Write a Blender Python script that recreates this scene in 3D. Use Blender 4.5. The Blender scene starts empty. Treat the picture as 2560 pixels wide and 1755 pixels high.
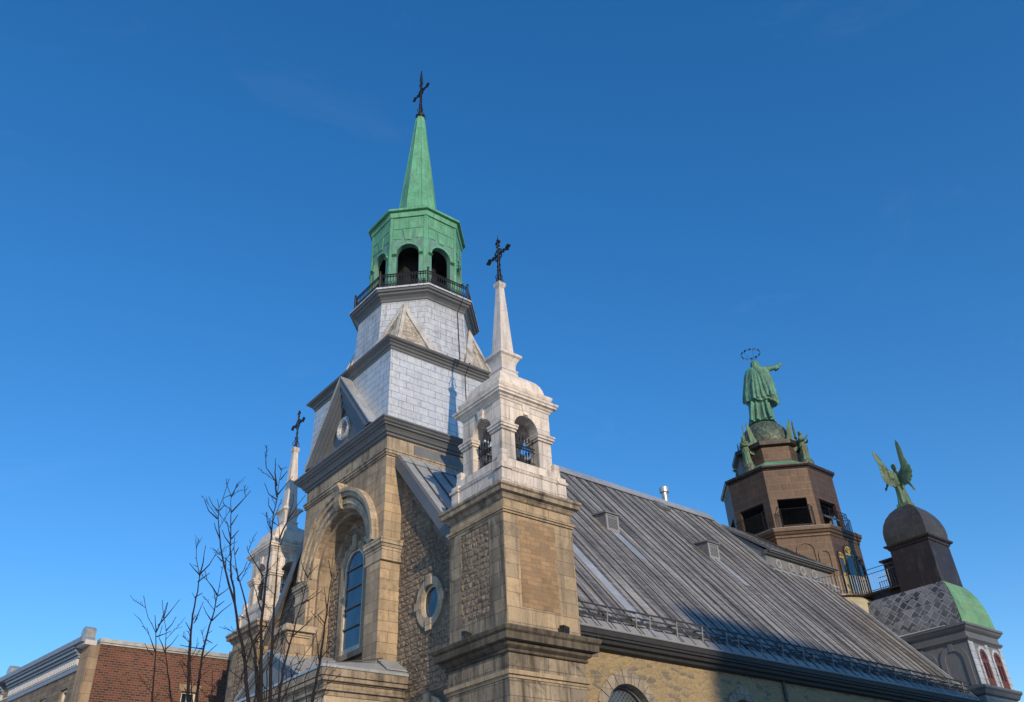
import bpy, bmesh, math, random
from mathutils import Vector, Matrix
from mathutils.geometry import tessellate_polygon
rnd = random.Random(7)
rad = math.radians
scene = bpy.context.scene
# ------------------------------------------------------------------ camera
cam_d = bpy.data.cameras.new('camera'); cam = bpy.data.objects.new('camera', cam_d)
scene.collection.objects.link(cam); scene.camera = cam
CAM = Vector((-17.301, -27.004, 1.602))
def cam_matrix(yaw, pitch, roll):
    ya, pi_, ro = rad(yaw), rad(pitch), rad(roll)
    f = Vector((math.cos(ya)*math.cos(pi_), math.sin(ya)*math.cos(pi_), math.sin(pi_)))
    r0 = Vector((math.sin(ya), -math.cos(ya), 0)); u0 = r0.cross(f)
    r = math.cos(ro)*r0 + math.sin(ro)*u0; u = -math.sin(ro)*r0 + math.cos(ro)*u0
    m = Matrix((r, u, -f)).transposed().to_4x4(); m.translation = CAM
    return m
cam.matrix_world = cam_matrix(49.618, 33.1, -2.898)
cam_d.sensor_width = 36.0; cam_d.lens = 2136.7/2560*36; cam_d.clip_end = 3000
# ------------------------------------------------------------------ sky, sun, exposure
SUN = Vector((-0.275, -0.961, 0)).normalized(); EL = rad(17.5)
SUN = Vector((SUN.x*math.cos(EL), SUN.y*math.cos(EL), math.sin(EL)))
world = bpy.data.worlds.new('World'); scene.world = world; world.use_nodes = True
wn = world.node_tree; wn.nodes.clear()
sky = wn.nodes.new('ShaderNodeTexSky'); sky.sky_type = 'NISHITA'; sky.sun_disc = False
sky.sun_elevation = EL; sky.sun_rotation = math.atan2(SUN.x, SUN.y) % (2*math.pi)
sky.air_density = 1.0; sky.dust_density = 0.0; sky.ozone_density = 3.7
hs = wn.nodes.new('ShaderNodeHueSaturation'); hs.inputs['Saturation'].default_value = 1.33; hs.inputs['Hue'].default_value = .506
bg = wn.nodes.new('ShaderNodeBackground'); bg.inputs['Strength'].default_value = 0.15
wo = wn.nodes.new('ShaderNodeOutputWorld')
gmw = wn.nodes.new('ShaderNodeGamma'); gmw.inputs[1].default_value = .87
wn.links.new(sky.outputs[0], gmw.inputs[0]); wn.links.new(gmw.outputs[0], hs.inputs['Color'])
# a few thin veils of cirrus
tcw = wn.nodes.new('ShaderNodeTexCoord'); mpw = wn.nodes.new('ShaderNodeMapping'); mpw.inputs['Scale'].default_value = (2.2,2.2,7.0); mpw.inputs['Rotation'].default_value = (.2,.1,.5)
wn.links.new(tcw.outputs['Generated'], mpw.inputs['Vector'])
nzw = wn.nodes.new('ShaderNodeTexNoise'); nzw.inputs['Scale'].default_value = 1.9; nzw.inputs['Detail'].default_value = 9; nzw.inputs['Roughness'].default_value = .62; nzw.inputs['Distortion'].default_value = .7
wn.links.new(mpw.outputs[0], nzw.inputs['Vector'])
rpw = wn.nodes.new('ShaderNodeValToRGB'); rpw.color_ramp.elements[0].position = .60; rpw.color_ramp.elements[0].color = (0,0,0,1); rpw.color_ramp.elements[1].position = .80; rpw.color_ramp.elements[1].color = (.018,.018,.018,1)
wn.links.new(nzw.outputs[0], rpw.inputs[0])
mxw = wn.nodes.new('ShaderNodeMix'); mxw.data_type = 'RGBA'; wn.links.new(rpw.outputs[0], mxw.inputs[0]); wn.links.new(hs.outputs[0], mxw.inputs[6]); mxw.inputs[7].default_value = (4.2,4.6,5.2,1)
wn.links.new(mxw.outputs[2], bg.inputs['Color']); wn.links.new(bg.outputs[0], wo.inputs['Surface'])
sun_d = bpy.data.lights.new('sun', 'SUN'); sun_d.energy = 2.4; sun_d.angle = rad(0.55); sun_d.color = (1.0, 0.825, 0.59)
sun = bpy.data.objects.new('sun', sun_d); scene.collection.objects.link(sun)
sun.rotation_euler = (-SUN).to_track_quat('-Z', 'Y').to_euler(); sun.location = (-20, -60, 40)
vs = scene.view_settings; vs.view_transform = 'Standard'; vs.look = 'None'; vs.gamma = 1; vs.exposure = 0.61
# ------------------------------------------------------------------ mesh helpers
K = math.sqrt(2)-1
class MB:
    def __init__(s): s.v = []; s.f = []; s.m = []
    def add(s, vs, fs, mi=0):
        b = len(s.v); s.v += [tuple(p) for p in vs]
        s.f += [tuple(b+i for i in f) for f in fs]; s.m += [mi]*len(fs)
    def box(s, x0, x1, y0, y1, z0, z1, mi=0):
        s.add([(x0,y0,z0),(x1,y0,z0),(x1,y1,z0),(x0,y1,z0),(x0,y0,z1),(x1,y0,z1),(x1,y1,z1),(x0,y1,z1)],
              [(0,3,2,1),(4,5,6,7),(0,1,5,4),(1,2,6,5),(2,3,7,6),(3,0,4,7)], mi)
    def fbox(s, fr, a0, a1, z0, z1, d0, d1, mi=0):
        P = [fr(a,d,z) for d in (d0,d1) for (a,z) in ((a0,z0),(a1,z0),(a1,z1),(a0,z1))]
        s.add(P, [(0,1,2,3),(7,6,5,4),(0,4,5,1),(1,5,6,2),(2,6,7,3),(3,7,4,0)], mi)
    def rings(s, R, cap0=True, cap1=True, mi=0, closed=True):
        n = len(R[0]); V = [p for r in R for p in r]; F = []
        for i in range(len(R)-1):
            for j in range(n if closed else n-1):
                k = (j+1) % n
                F.append((i*n+j, i*n+k, (i+1)*n+k, (i+1)*n+j))
        if cap0: F.append(tuple(range(n))[::-1])
        if cap1: F.append(tuple((len(R)-1)*n+j for j in range(n)))
        s.add(V, F, mi)
    def sq(s, cx, cy, prof, mi=0, cap0=True, cap1=True):
        s.rings([[(cx-h,cy-h,z),(cx+h,cy-h,z),(cx+h,cy+h,z),(cx-h,cy+h,z)] for h,z in prof], cap0, cap1, mi)
    def oct(s, cx, cy, prof, mi=0, cap0=True, cap1=True):
        O = [(-1,-K),(-K,-1),(K,-1),(1,-K),(1,K),(K,1),(-K,1),(-1,K)]
        s.rings([[(cx+a*R, cy+b*R, z) for a,b in O] for R,z in prof], cap0, cap1, mi)
    def lathe(s, cx, cy, prof, n=32, mi=0, cap0=True, cap1=True):
        s.rings([[(cx+R*math.cos(2*math.pi*j/n), cy+R*math.sin(2*math.pi*j/n), z) for j in range(n)] for R,z in prof], cap0, cap1, mi)
    def tube(s, pts, r, n=6, mi=0):
        pts = [Vector(p) for p in pts]; m = len(pts)
        rs = r if isinstance(r, (list,tuple)) else [r]*m
        R = []; ref = None
        for i,p in enumerate(pts):
            t = (pts[min(i+1,m-1)]-pts[max(i-1,0)]).normalized()
            if ref is None: ref = Vector((0,0,1)) if abs(t.z) < .9 else Vector((1,0,0))
            a = t.cross(ref).normalized(); b = a.cross(t).normalized(); ref = b
            R.append([p+(a*math.cos(2*math.pi*j/n)+b*math.sin(2*math.pi*j/n))*rs[i] for j in range(n)])
        s.rings(R, True, True, mi)
    def bar(s, p, q, w, h=None, mi=0):
        s.tube([p,q], w*.62, 4, mi)
    def prism(s, pts, off, mi=0):
        """planar polygon pts (3D) extruded by vector off"""
        n = len(pts); off = Vector(off); P = [Vector(p) for p in pts]
        tris = tessellate_polygon([P])
        s.add(P+[p+off for p in P], [tuple(t) for t in tris]+[tuple(i+n for i in t)[::-1] for t in tris]+[(i,(i+1)%n,n+(i+1)%n,n+i) for i in range(n)], mi)
    def wall(s, fr, outer, holes, d0, d1, mi=0, back=True):
        loops = [outer]+list(holes)
        flat = [p for l in loops for p in l]; N = len(flat)
        tris = tessellate_polygon([[Vector((a,z,0)) for a,z in l] for l in loops])
        V = [fr(a,d0,z) for a,z in flat]+[fr(a,d1,z) for a,z in flat]
        F = [tuple(t) for t in tris]
        if back: F += [tuple(i+N for i in t)[::-1] for t in tris]
        b = 0
        for l in loops:
            n = len(l); F += [(b+i, b+(i+1)%n, N+b+(i+1)%n, N+b+i) for i in range(n)]; b += n
        s.add(V, F, mi)
    def ring(s, fr, inner, outer, d0, d1, closed=False, mi=0):
        """band between two outlines of equal length"""
        n = len(inner)
        V = [fr(a,d,z) for d in (d0,d1) for l in (inner,outer) for a,z in l]; F = []
        for i in range(n if closed else n-1):
            j = (i+1) % n
            F += [(i,j,n+j,n+i),(2*n+i,3*n+i,3*n+j,2*n+j),(i,2*n+i,2*n+j,j),(n+i,n+j,3*n+j,3*n+i)]
        if not closed: F += [(0,n,3*n,2*n),(n-1,2*n-1,4*n-1,3*n-1)]
        s.add(V, F, mi)
    def build(s, name, mats, parent=None, loc=(0,0,0), smooth=False, origin=None, fix=True):
        me = bpy.data.meshes.new(name)
        o0 = Vector(origin) if origin else Vector((0,0,0))
        me.from_pydata([Vector(p)-o0 for p in s.v], [], s.f)
        if not isinstance(mats, (list,tuple)): mats = [mats]
        for m in mats: me.materials.append(m)
        for p, mi in zip(me.polygons, s.m): p.material_index = mi
        if fix:
            bm = bmesh.new(); bm.from_mesh(me); bmesh.ops.recalc_face_normals(bm, faces=bm.faces); bm.to_mesh(me); bm.free()
        if smooth:
            for p in me.polygons: p.use_smooth = True
        uv = me.uv_layers.new(name='UVMap')
        for p in me.polygons:
            n = p.normal
            h = math.hypot(n.x, n.y)
            t = Vector((-n.y/h, n.x/h, 0)) if h > .12 else Vector((1,0,0))
            b = n.cross(t)
            if b.z < 0 or (h <= .12 and b.y < 0): b = -b
            for li in p.loop_indices:
                q = me.vertices[me.loops[li].vertex_index].co + o0
                uv.data[li].uv = (q.dot(t), q.dot(b))
        o = bpy.data.objects.new(name, me); scene.collection.objects.link(o)
        if parent is not None: o.parent = parent
        o.location = loc if origin is None else (o0 if parent is None else o0)
        return o
def frame(o, u, n):
    o, u, n = Vector(o), Vector(u), Vector(n)
    return lambda a, d, z: (o.x+u.x*a+n.x*d, o.y+u.y*a+n.y*d, o.z+z)
def FX(x): return frame((x,0,0), (0,1,0), (-1,0,0))     # wall facing -x, a = y
def FY(y): return frame((0,y,0), (1,0,0), (0,-1,0))     # wall facing -y, a = x
def octframe(cx, cy, R, k):
    an = math.pi + k*math.pi/4                            # k=0 faces -x, 1 diagonal, 2 faces -y ...
    n = Vector((math.cos(an), math.sin(an), 0)); u = Vector((-n.y, n.x, 0))
    return frame((cx+n.x*R, cy+n.y*R, 0), u, n)
def arch(c, hw, sill, spring, n=16, rise=None):
    r = rise or hw
    return [(c-hw, sill)]+[(c-hw*math.cos(math.pi*i/n), spring+r*math.sin(math.pi*i/n)) for i in range(n+1)]+[(c+hw, sill)]
def rect(a0, a1, z0, z1): return [(a0,z0),(a0,z1),(a1,z1),(a1,z0)]
def circ(c, z, rx, rz=None, n=28): return [(c+rx*math.cos(2*math.pi*i/n), z+(rz or rx)*math.sin(2*math.pi*i/n)) for i in range(n)]
def rustic(mb, fr, a0, a1, z0, z1, inside, ch=.25, lmin=.3, lmax=.62, dep=.09, mi=0):
    z = z0; row = 0
    while z < z1-.05:
        h = ch*rnd.uniform(.85, 1.15); a = a0-rnd.uniform(0, lmax)
        while a < a1:
            l = rnd.uniform(lmin, lmax); b0, b1 = max(a,a0), min(a+l,a1); t1 = min(z+h, z1)
            if b1-b0 > .07 and inside((b0+b1)/2, (z+t1)/2) and inside(b0+.04, t1-.03) and inside(b1-.04, t1-.03) and inside(b0+.04, z+.03) and inside(b1-.04, z+.03):
                nx, nz = 4, 3; V = []
                g = .012
                for j in range(nz+1):
                    for i in range(nx+1):
                        e = (i in (0,nx)) or (j in (0,nz))
                        aa = b0+g+(b1-b0-2*g)*i/nx; zz = z+g+(t1-z-2*g)*j/nz
                        if e: d = rnd.uniform(.0, .025)
                        else:
                            d = dep*rnd.uniform(.35, 1.05); aa += rnd.uniform(-.03,.03); zz += rnd.uniform(-.02,.02)
                        V.append(fr(aa, d, zz))
                n = nx+1; F = [(j*n+i, j*n+i+1, (j+1)*n+i+1, (j+1)*n+i) for j in range(nz) for i in range(nx)]
                m = len(V)
                for (i,j) in ((0,0),(nx,0),(nx,nz),(0,nz)):
                    aa = b0+g+(b1-b0-2*g)*i/nx; zz = z+g+(t1-z-2*g)*j/nz
                    V.append(fr(aa, -.03, zz))
                c = [0, nx, nz*n+nx, nz*n]
                F += [tuple([m,m+1]+[i for i in range(nx,-1,-1)]), tuple([m+2,m+3]+[nz*n+i for i in range(0,nx+1)]),
                      tuple([m+1,m+2]+[j*n+nx for j in range(nz,-1,-1)]), tuple([m+3,m]+[j*n for j in range(0,nz+1)])]
                mb.add(V, F, mi)
            a += l
        z += h; row += 1
def empty(name, loc, label, cat, group=None, rz=0):
    o = bpy.data.objects.new(name, None); scene.collection.objects.link(o); o.location = loc; o.rotation_euler = (0,0,rz)
    tag(o, label, cat, group); return o
def tag(o, label=None, cat=None, group=None, kind=None):
    if label: o['label'] = label
    if cat: o['category'] = cat
    if group: o['group'] = group
    if kind: o['kind'] = kind
    return o
def copy_tree(o, parent=None, loc=None):
    c = o.copy(); scene.collection.objects.link(c); c.parent = parent
    if loc is not None: c.location = loc
    for ch in [x for x in scene.objects if x.parent == o]: copy_tree(ch, c)
    return c

# ------------------------------------------------------------------ materials
class NG:
    def __init__(s, name):
        s.m = bpy.data.materials.new(name); s.m.use_nodes = True; s.t = s.m.node_tree; s.n = s.t.nodes
        s.b = s.n['Principled BSDF']; s.tc = s.n.new('ShaderNodeTexCoord')
    def L(s, a, b): s.t.links.new(a, b)
    def map(s, src, scale=(1,1,1), rot=(0,0,0), loc=(0,0,0)):
        n = s.n.new('ShaderNodeMapping'); n.inputs['Scale'].default_value = scale; n.inputs['Rotation'].default_value = rot; n.inputs['Location'].default_value = loc
        s.L(s.tc.outputs[src] if isinstance(src, str) else src, n.inputs['Vector']); return n.outputs[0]
    def noise(s, vec, scale, detail=5, rough=.6, dist=0):
        n = s.n.new('ShaderNodeTexNoise'); n.inputs['Scale'].default_value = scale; n.inputs['Detail'].default_value = detail
        n.inputs['Roughness'].default_value = rough; n.inputs['Distortion'].default_value = dist
        s.L(vec, n.inputs['Vector']); return n.outputs[0]
    def ramp(s, fac, stops):
        n = s.n.new('ShaderNodeValToRGB'); e = n.color_ramp.elements
        while len(e) < len(stops): e.new(.5)
        for k, (p, c) in zip(e, stops):
            k.position = p; k.color = (c,c,c,1) if not isinstance(c, (tuple,list)) else (*c, 1)
        s.L(fac, n.inputs[0]); return n.outputs[0]
    def mix(s, a, b, fac, mode='MIX'):
        n = s.n.new('ShaderNodeMix'); n.data_type = 'RGBA'; n.blend_type = mode
        for v, i in ((a,6),(b,7)):
            if isinstance(v, (tuple,list)): n.inputs[i].default_value = (*v,1)
            else: s.L(v, n.inputs[i])
        if isinstance(fac, (int,float)): n.inputs[0].default_value = fac
        else: s.L(fac, n.inputs[0])
        return n.outputs[2]
    def math(s, op, a, b):
        n = s.n.new('ShaderNodeMath'); n.operation = op
        for v, i in ((a,0),(b,1)):
            if isinstance(v, (int,float)): n.inputs[i].default_value = v
            else: s.L(v, n.inputs[i])
        return n.outputs[0]
    def vadd(s, a, b):
        n = s.n.new('ShaderNodeVectorMath'); n.operation = 'ADD'; s.L(a, n.inputs[0]); s.L(b, n.inputs[1]); return n.outputs[0]
    def vscale(s, a, k):
        n = s.n.new('ShaderNodeVectorMath'); n.operation = 'SCALE'; s.L(a, n.inputs[0]); n.inputs['Scale'].default_value = k; return n.outputs[0]
    def brick(s, vec, w, h, mort=.012, c1=(1,1,1), c2=(.5,.5,.5), cm=(0,0,0), smooth=.1, off=.5, bias=0):
        n = s.n.new('ShaderNodeTexBrick'); n.inputs['Scale'].default_value = 1; n.inputs['Brick Width'].default_value = w; n.inputs['Row Height'].default_value = h
        n.inputs['Mortar Size'].default_value = mort; n.inputs['Mortar Smooth'].default_value = smooth; n.inputs['Bias'].default_value = bias; n.offset = off
        for k, c in (('Color1',c1),('Color2',c2),('Mortar',cm)): n.inputs[k].default_value = (*c,1)
        s.L(vec, n.inputs['Vector']); return n.outputs['Color'], n.outputs['Fac']
    def bump(s, h, strength=.4, dist=.02):
        n = s.n.new('ShaderNodeBump'); n.inputs['Strength'].default_value = strength; n.inputs['Distance'].default_value = dist
        s.L(h, n.inputs['Height']); s.L(n.outputs[0], s.b.inputs['Normal'])
    def out(s, col, rough=.8, metal=0, spec=None):
        if isinstance(col, (tuple,list)): s.b.inputs['Base Color'].default_value = (*col,1)
        else: s.L(col, s.b.inputs['Base Color'])
        if isinstance(rough, (int,float)): s.b.inputs['Roughness'].default_value = rough
        else: s.L(rough, s.b.inputs['Roughness'])
        s.b.inputs['Metallic'].default_value = metal
        if spec is not None: s.b.inputs['Specular IOR Level'].default_value = spec
        return s.m
def sc(c, k): return tuple(min(1, x*k) for x in c)
def stone(name, c, w=.7, h=.33, mort=.012, var=.35, dirt=(.03,.028,.025), dirt_amt=.5, mortc=None, big=.35, rough=.9, bump=.35, streak=.35, warp=0, light=None, seed=0):
    g = NG(name); c = sc(c, 1.13)
    uv = g.tc.outputs['UV']
    if warp:
        nz = g.n.new('ShaderNodeTexNoise'); nz.inputs['Scale'].default_value = 2.2; nz.inputs['Detail'].default_value = 2; g.L(uv, nz.inputs['Vector'])
        uv = g.vadd(uv, g.vscale(nz.outputs['Color'], warp))
    hue = lambda k, r, g_, b_: (c[0]*k*r, c[1]*k*g_, c[2]*k*b_)
    col, fac = g.brick(uv, w, h, mort, hue(1+var*.5, 1.03, 1.0, .95), hue(1-var, .97, .98, 1.01), mortc or sc(c, .48))
    ob = g.map('Object', loc=(seed,seed*2,seed))
    n1 = g.noise(ob, .55, 6, .65)
    col = g.mix(col, g.ramp(n1, [(.3,(1-big*1.2,)*3),(.55,(1,1,1)),(.75,(1+big*.4,1+big*.3,1+big*.15))]), .9, 'MULTIPLY')
    fine = g.noise(ob, 14, 6, .7)
    col = g.mix(col, g.ramp(fine, [(.25,(.72,.72,.72)),(.5,(1,1,1)),(.8,(1.12,1.12,1.12))]), .8, 'MULTIPLY')
    st = g.noise(g.map('Object', (3.2,3.2,.28), loc=(seed*3,0,seed)), 1.3, 5, .65)
    sm = g.math('MULTIPLY', g.ramp(st, [(.45,0),(.70,1)]), streak)
    col = g.mix(col, dirt, sm)
    d2 = g.ramp(g.noise(ob, 1.1, 8, .72, .6), [(.51,0),(.69,1)])
    col = g.mix(col, dirt, g.math('MULTIPLY', d2, dirt_amt))
    if light:
        l2 = g.ramp(g.noise(g.map('Object', (4,4,.5), loc=(7,seed,3)), 1.7, 5), [(.6,0),(.7,1)])
        col = g.mix(col, light, g.math('MULTIPLY', l2, .5))
    hgt = g.math('ADD', g.math('MULTIPLY', fac, -1.0), g.math('MULTIPLY', fine, .7))
    g.bump(hgt, bump, .02)
    return g.out(col, rough)
def sheet(name, c, w=.62, h=.31, seam=.009, seamc=None, metal=.25, rough=.5, var=.12, stain=(.25,.21,.17), stain_amt=.4, white=None, big=.25, rot=0, seed=0, streak=.4, bump=.25, off=.5, rv=.1):
    g = NG(name)
    uv = g.map('UV', rot=(0,0,rot)) if rot else g.tc.outputs['UV']
    col, fac = g.brick(uv, w, h, seam, sc(c,1+var), sc(c,1-var), seamc or sc(c,.3), .2, off)
    ob = g.map('Object', loc=(seed,seed,seed*1.7))
    n1 = g.noise(ob, .8, 6, .65, .3)
    col = g.mix(col, g.ramp(n1, [(.3,(1-big,)*3),(.55,(1,1,1)),(.75,(1+big*.5,)*3)]), .9, 'MULTIPLY')
    st = g.noise(g.map('Object', (4,4,.35), loc=(seed,0,seed)), 1.5, 6, .7)
    col = g.mix(col, stain, g.math('MULTIPLY', g.ramp(st, [(.52,0),(.7,1)]), streak))
    b2 = g.ramp(g.noise(ob, 1.6, 7, .7, .8), [(.56,0),(.7,1)])
    col = g.mix(col, stain, g.math('MULTIPLY', b2, stain_amt))
    if white:
        w2 = g.ramp(g.noise(g.map('Object', (3,3,.8), loc=(5,seed,9)), 1.4, 6, .7), [(.55,0),(.68,1)])
        col = g.mix(col, white, g.math('MULTIPLY', w2, .6))
    rn = g.noise(ob, 6, 4); buck = g.noise(ob, 1.7, 2)
    g.bump(g.math('ADD', g.math('ADD', g.math('MULTIPLY', fac, -1.0), g.math('MULTIPLY', rn, .35)), g.math('MULTIPLY', buck, 2.2 if metal > .4 else 0)), bump, .015)
    rr = g.ramp(rn, [(.3,max(rough-rv,.05)),(.7,min(rough+rv*1.2,1))])
    return g.out(col, rr, metal)
def plain(name, c, rough=.6, metal=0, var=.25, scale=5, spec=None):
    g = NG(name); n = g.noise(g.tc.outputs['Object'], scale, 5, .65)
    col = g.mix(c, g.ramp(n, [(.3,(1-var,)*3),(.7,(1+var,)*3)]), 1.0, 'MULTIPLY')
    g.bump(n, .15, .01)
    return g.out(col, rough, metal, spec)
M = {}
M['tower'] = stone('tan ashlar', (.42,.318,.212), .78, .34, .010, .24, dirt_amt=.4, streak=.45, big=.3)
M['trim'] = stone('pale dressed stone', (.47,.375,.27), .9, .5, .009, .22, dirt_amt=.5, streak=.45, big=.25, seed=3)
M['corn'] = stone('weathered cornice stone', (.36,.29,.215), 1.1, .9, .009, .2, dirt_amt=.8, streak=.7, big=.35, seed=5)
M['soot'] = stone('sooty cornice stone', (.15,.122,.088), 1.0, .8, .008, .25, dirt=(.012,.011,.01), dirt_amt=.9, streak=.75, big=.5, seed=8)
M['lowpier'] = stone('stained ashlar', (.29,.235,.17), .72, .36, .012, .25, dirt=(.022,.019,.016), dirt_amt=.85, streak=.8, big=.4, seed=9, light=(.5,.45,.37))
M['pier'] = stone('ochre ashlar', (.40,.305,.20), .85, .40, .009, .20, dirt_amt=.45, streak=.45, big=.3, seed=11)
M['panel'] = stone('small coursed stone', (.31,.205,.115), .36, .13, .008, .2, mortc=(.25,.175,.105), dirt_amt=.2, streak=.15, big=.3, seed=12)
M['rust'] = stone('rock faced stone', (.26,.20,.145), .5, .25, .0, .45, dirt=(.04,.03,.025), dirt_amt=.5, streak=.25, big=.45, seed=13, bump=.5)
M['rustbed'] = stone('rough mortar', (.17,.135,.10), .5, .25, .0, .3, seed=14)
M['white'] = stone('pale grey stone', (.66,.59,.53), 1.3, .45, .008, .10, mortc=(.28,.24,.21), dirt=(.13,.105,.085), dirt_amt=.45, streak=.65, big=.22, seed=15, bump=.2)
def rubble():
    g = NG('yellow rubble')
    wv = g.noise(g.tc.outputs['UV'], 1.5, 3); uv = g.vadd(g.map('UV', (2.6,8.5,1)), g.vscale(wv, .5))
    v = g.n.new('ShaderNodeTexVoronoi'); v.inputs['Randomness'].default_value = .85; v.inputs['Scale'].default_value = 1; g.L(uv, v.inputs['Vector'])
    e = g.n.new('ShaderNodeTexVoronoi'); e.feature = 'DISTANCE_TO_EDGE'; e.inputs['Randomness'].default_value = .85; e.inputs['Scale'].default_value = 1; g.L(uv, e.inputs['Vector'])
    sx = g.n.new('ShaderNodeSeparateColor'); g.L(v.outputs['Color'], sx.inputs[0])
    col = g.ramp(sx.outputs[0], [(.0,(.29,.215,.125)),(.42,(.335,.25,.135)),(.6,(.29,.22,.14)),(.72,(.19,.155,.12)),(.83,(.165,.14,.115)),(.9,(.36,.27,.145)),(1,(.31,.22,.12))])
    mort = g.ramp(e.outputs[0], [(.03,1),(.09,0)])
    col = g.mix(col, (.33,.245,.135), g.math('MULTIPLY', mort, .85))
    big = g.noise(g.tc.outputs['Object'], .7, 6, .65)
    col = g.mix(col, (.38,.28,.14), g.math('MULTIPLY', g.ramp(big, [(.48,0),(.62,1)]), .45))
    fine = g.noise(g.tc.outputs['Object'], 11, 6, .7)
    col = g.mix(col, g.ramp(fine, [(.3,(.62,.6,.58)),(.52,(1,1,1)),(.8,(1.15,1.15,1.15))]), .85, 'MULTIPLY')
    g.bump(g.math('ADD', g.ramp(e.outputs[0], [(.02,0),(.2,1)]), g.math('MULTIPLY', fine, .6)), .5, .025)
    return g.out(col, .95)
M['rubble'] = rubble()
M['surround'] = stone('grey window stone', (.33,.275,.21), .4, .4, .01, .2, dirt_amt=.4, seed=18)
M['zinc'] = sheet('zinc panels', (.68,.68,.67), .66, .305, .010, (.21,.21,.21), .55, .5, .045, (.26,.245,.23), .45, (.70,.70,.69), .14, streak=.4)
M['zinc2'] = sheet('stained zinc panels', (.65,.64,.625), .60, .30, .010, (.18,.175,.17), .5, .5, .055, (.24,.185,.14), .65, (.80,.80,.79), .2, streak=.6, seed=4)
M['zincdark'] = sheet('zinc mouldings', (.13,.133,.138), 1.9, 5, .006, (.15,.15,.15), .0, .5, .08, (.12,.115,.11), .5, None, .25, seed=6)  # base colour darkened to carry the shade in coves and under edges
M['roof'] = None
M['lead'] = sheet('new zinc sheet', (.40,.42,.44), 3.2, 3.2, .004, (.2,.2,.2), .25, .42, .08, (.22,.21,.20), .3, (.62,.63,.64), .2, seed=7)
M['green'] = sheet('verdigris copper', (.12,.36,.205), .95, 1.3, .012, (.06,.20,.11), 0, .55, .06, (.11,.15,.08), .55, (.23,.47,.33), .42, seed=2, streak=.8)
M['greenplate'] = sheet('verdigris copper plates', (.125,.275,.21), .6, .6, .005, (.05,.18,.1), 0, .55, .06, (.12,.15,.11), .6, (.21,.40,.31), .3, seed=3)
M['brown'] = sheet('brown copper', (.088,.052,.032), 1.25, .42, .009, (.17,.115,.08), .3, .56, .14, (.045,.03,.022), .5, (.17,.08,.035), .3, seed=5, bump=.03, rv=.03)  # orange patches: rust plus sheet reflections painted into the colour
M['browndk'] = sheet('dark brown copper', (.045,.030,.025), 1.2, .5, .005, (.035,.022,.018), .3, .45, .12, (.03,.02,.017), .5, (.13,.10,.08), .3, seed=6)
M['scale'] = sheet('lead diamonds', (.17,.165,.165), .34, .34, .016, (.42,.41,.40), .1, .5, .65, (.06,.06,.065), .4, (.33,.33,.32), .35, rot=rad(45), seed=7, off=0)
M['scalegreen'] = sheet('copper scales', (.10,.125,.085), .30, .30, .03, (.035,.045,.035), .1, .55, .2, (.05,.06,.05), .3, (.16,.24,.16), .25, rot=rad(45), seed=8, off=0)
M['domecop'] = sheet('weathered dome copper', (.075,.064,.052), .5, .3, .006, (.04,.032,.026), .2, .5, .15, (.04,.03,.025), .5, (.13,.13,.11), .3, seed=16)
M['lichen'] = sheet('lichen covered metal', (.42,.37,.24), 1.1, .8, .006, (.25,.22,.16), 0, .75, .1, (.20,.19,.15), .5, (.50,.40,.13), .35, seed=9)
M['greyclad'] = sheet('slate grey cladding', (.19,.19,.195), 1.2, 3, .004, (.09,.09,.09), .05, .5, .08, (.08,.08,.082), .4, (.24,.24,.245), .25, seed=10)
M['ltclad'] = sheet('pale grey cladding', (.30,.295,.29), 1.2, 3, .004, (.2,.2,.2), .05, .5, .08, (.22,.21,.2), .4, None, .2, seed=11)
M['iron'] = plain('black iron', (.014,.013,.013), .5, .2)
M['rail'] = plain('grey galvanised rail', (.16,.16,.17), .5, .5)
M['guard'] = plain('weathered guard steel', (.075,.073,.07), .6, .3)
M['whitesmooth'] = stone('smooth pale stone', (.66,.59,.53), 4, 4, .004, .05, mortc=(.3,.26,.23), dirt=(.13,.105,.085), dirt_amt=.3, streak=.45, big=.18, seed=43, bump=.12)
M['gutterdk'] = plain('shade-dark soffit', (.028,.027,.027), .7)  # shade beneath the eaves put into this near-black colour
M['greenbell'] = sheet('yellowing verdigris copper', (.15,.34,.17), 1.2, .5, .006, (.08,.2,.1), 0, .55, .08, (.24,.15,.055), .65, (.22,.42,.22), .45, seed=25, streak=.85)
M['wintrim'] = stone('brown window stone', (.33,.25,.175), .9, .5, .009, .2, dirt_amt=.5, streak=.4, seed=47)
M['whitepaint'] = stone('white painted boards', (.50,.49,.47), 3, 3, .004, .05, dirt=(.19,.145,.10), dirt_amt=.6, streak=.7, big=.15, seed=41)
M['seam'] = plain('dirt and shadow roof seam', (.065,.06,.057), .6, 0, .5, 3)  # dirt plus the shadow lines beside the seams, put into the colour
M['snowpost'] = plain('pale guard brackets', (.17,.17,.17), .5, .3)
M['yellow'] = plain('yellow painted wood', (.38,.26,.06), .6)
M['redwood'] = plain('red brown painted wood', (.13,.035,.025), .6)
M['frame'] = plain('cream window frame', (.55,.50,.40), .6)
M['dark'] = plain('dark interior', (.012,.010,.009), .9)
M['void'] = plain('shade-black interior timber', (.010,.009,.009), .9)  # darkness inside the openings put into the near-black colour
M['bark'] = plain('wet red brown bark', (.010,.0055,.0065), .9, 0, .35, 30)
M['steel'] = plain('galvanised steel', (.45,.44,.42), .4, .5)
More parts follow.
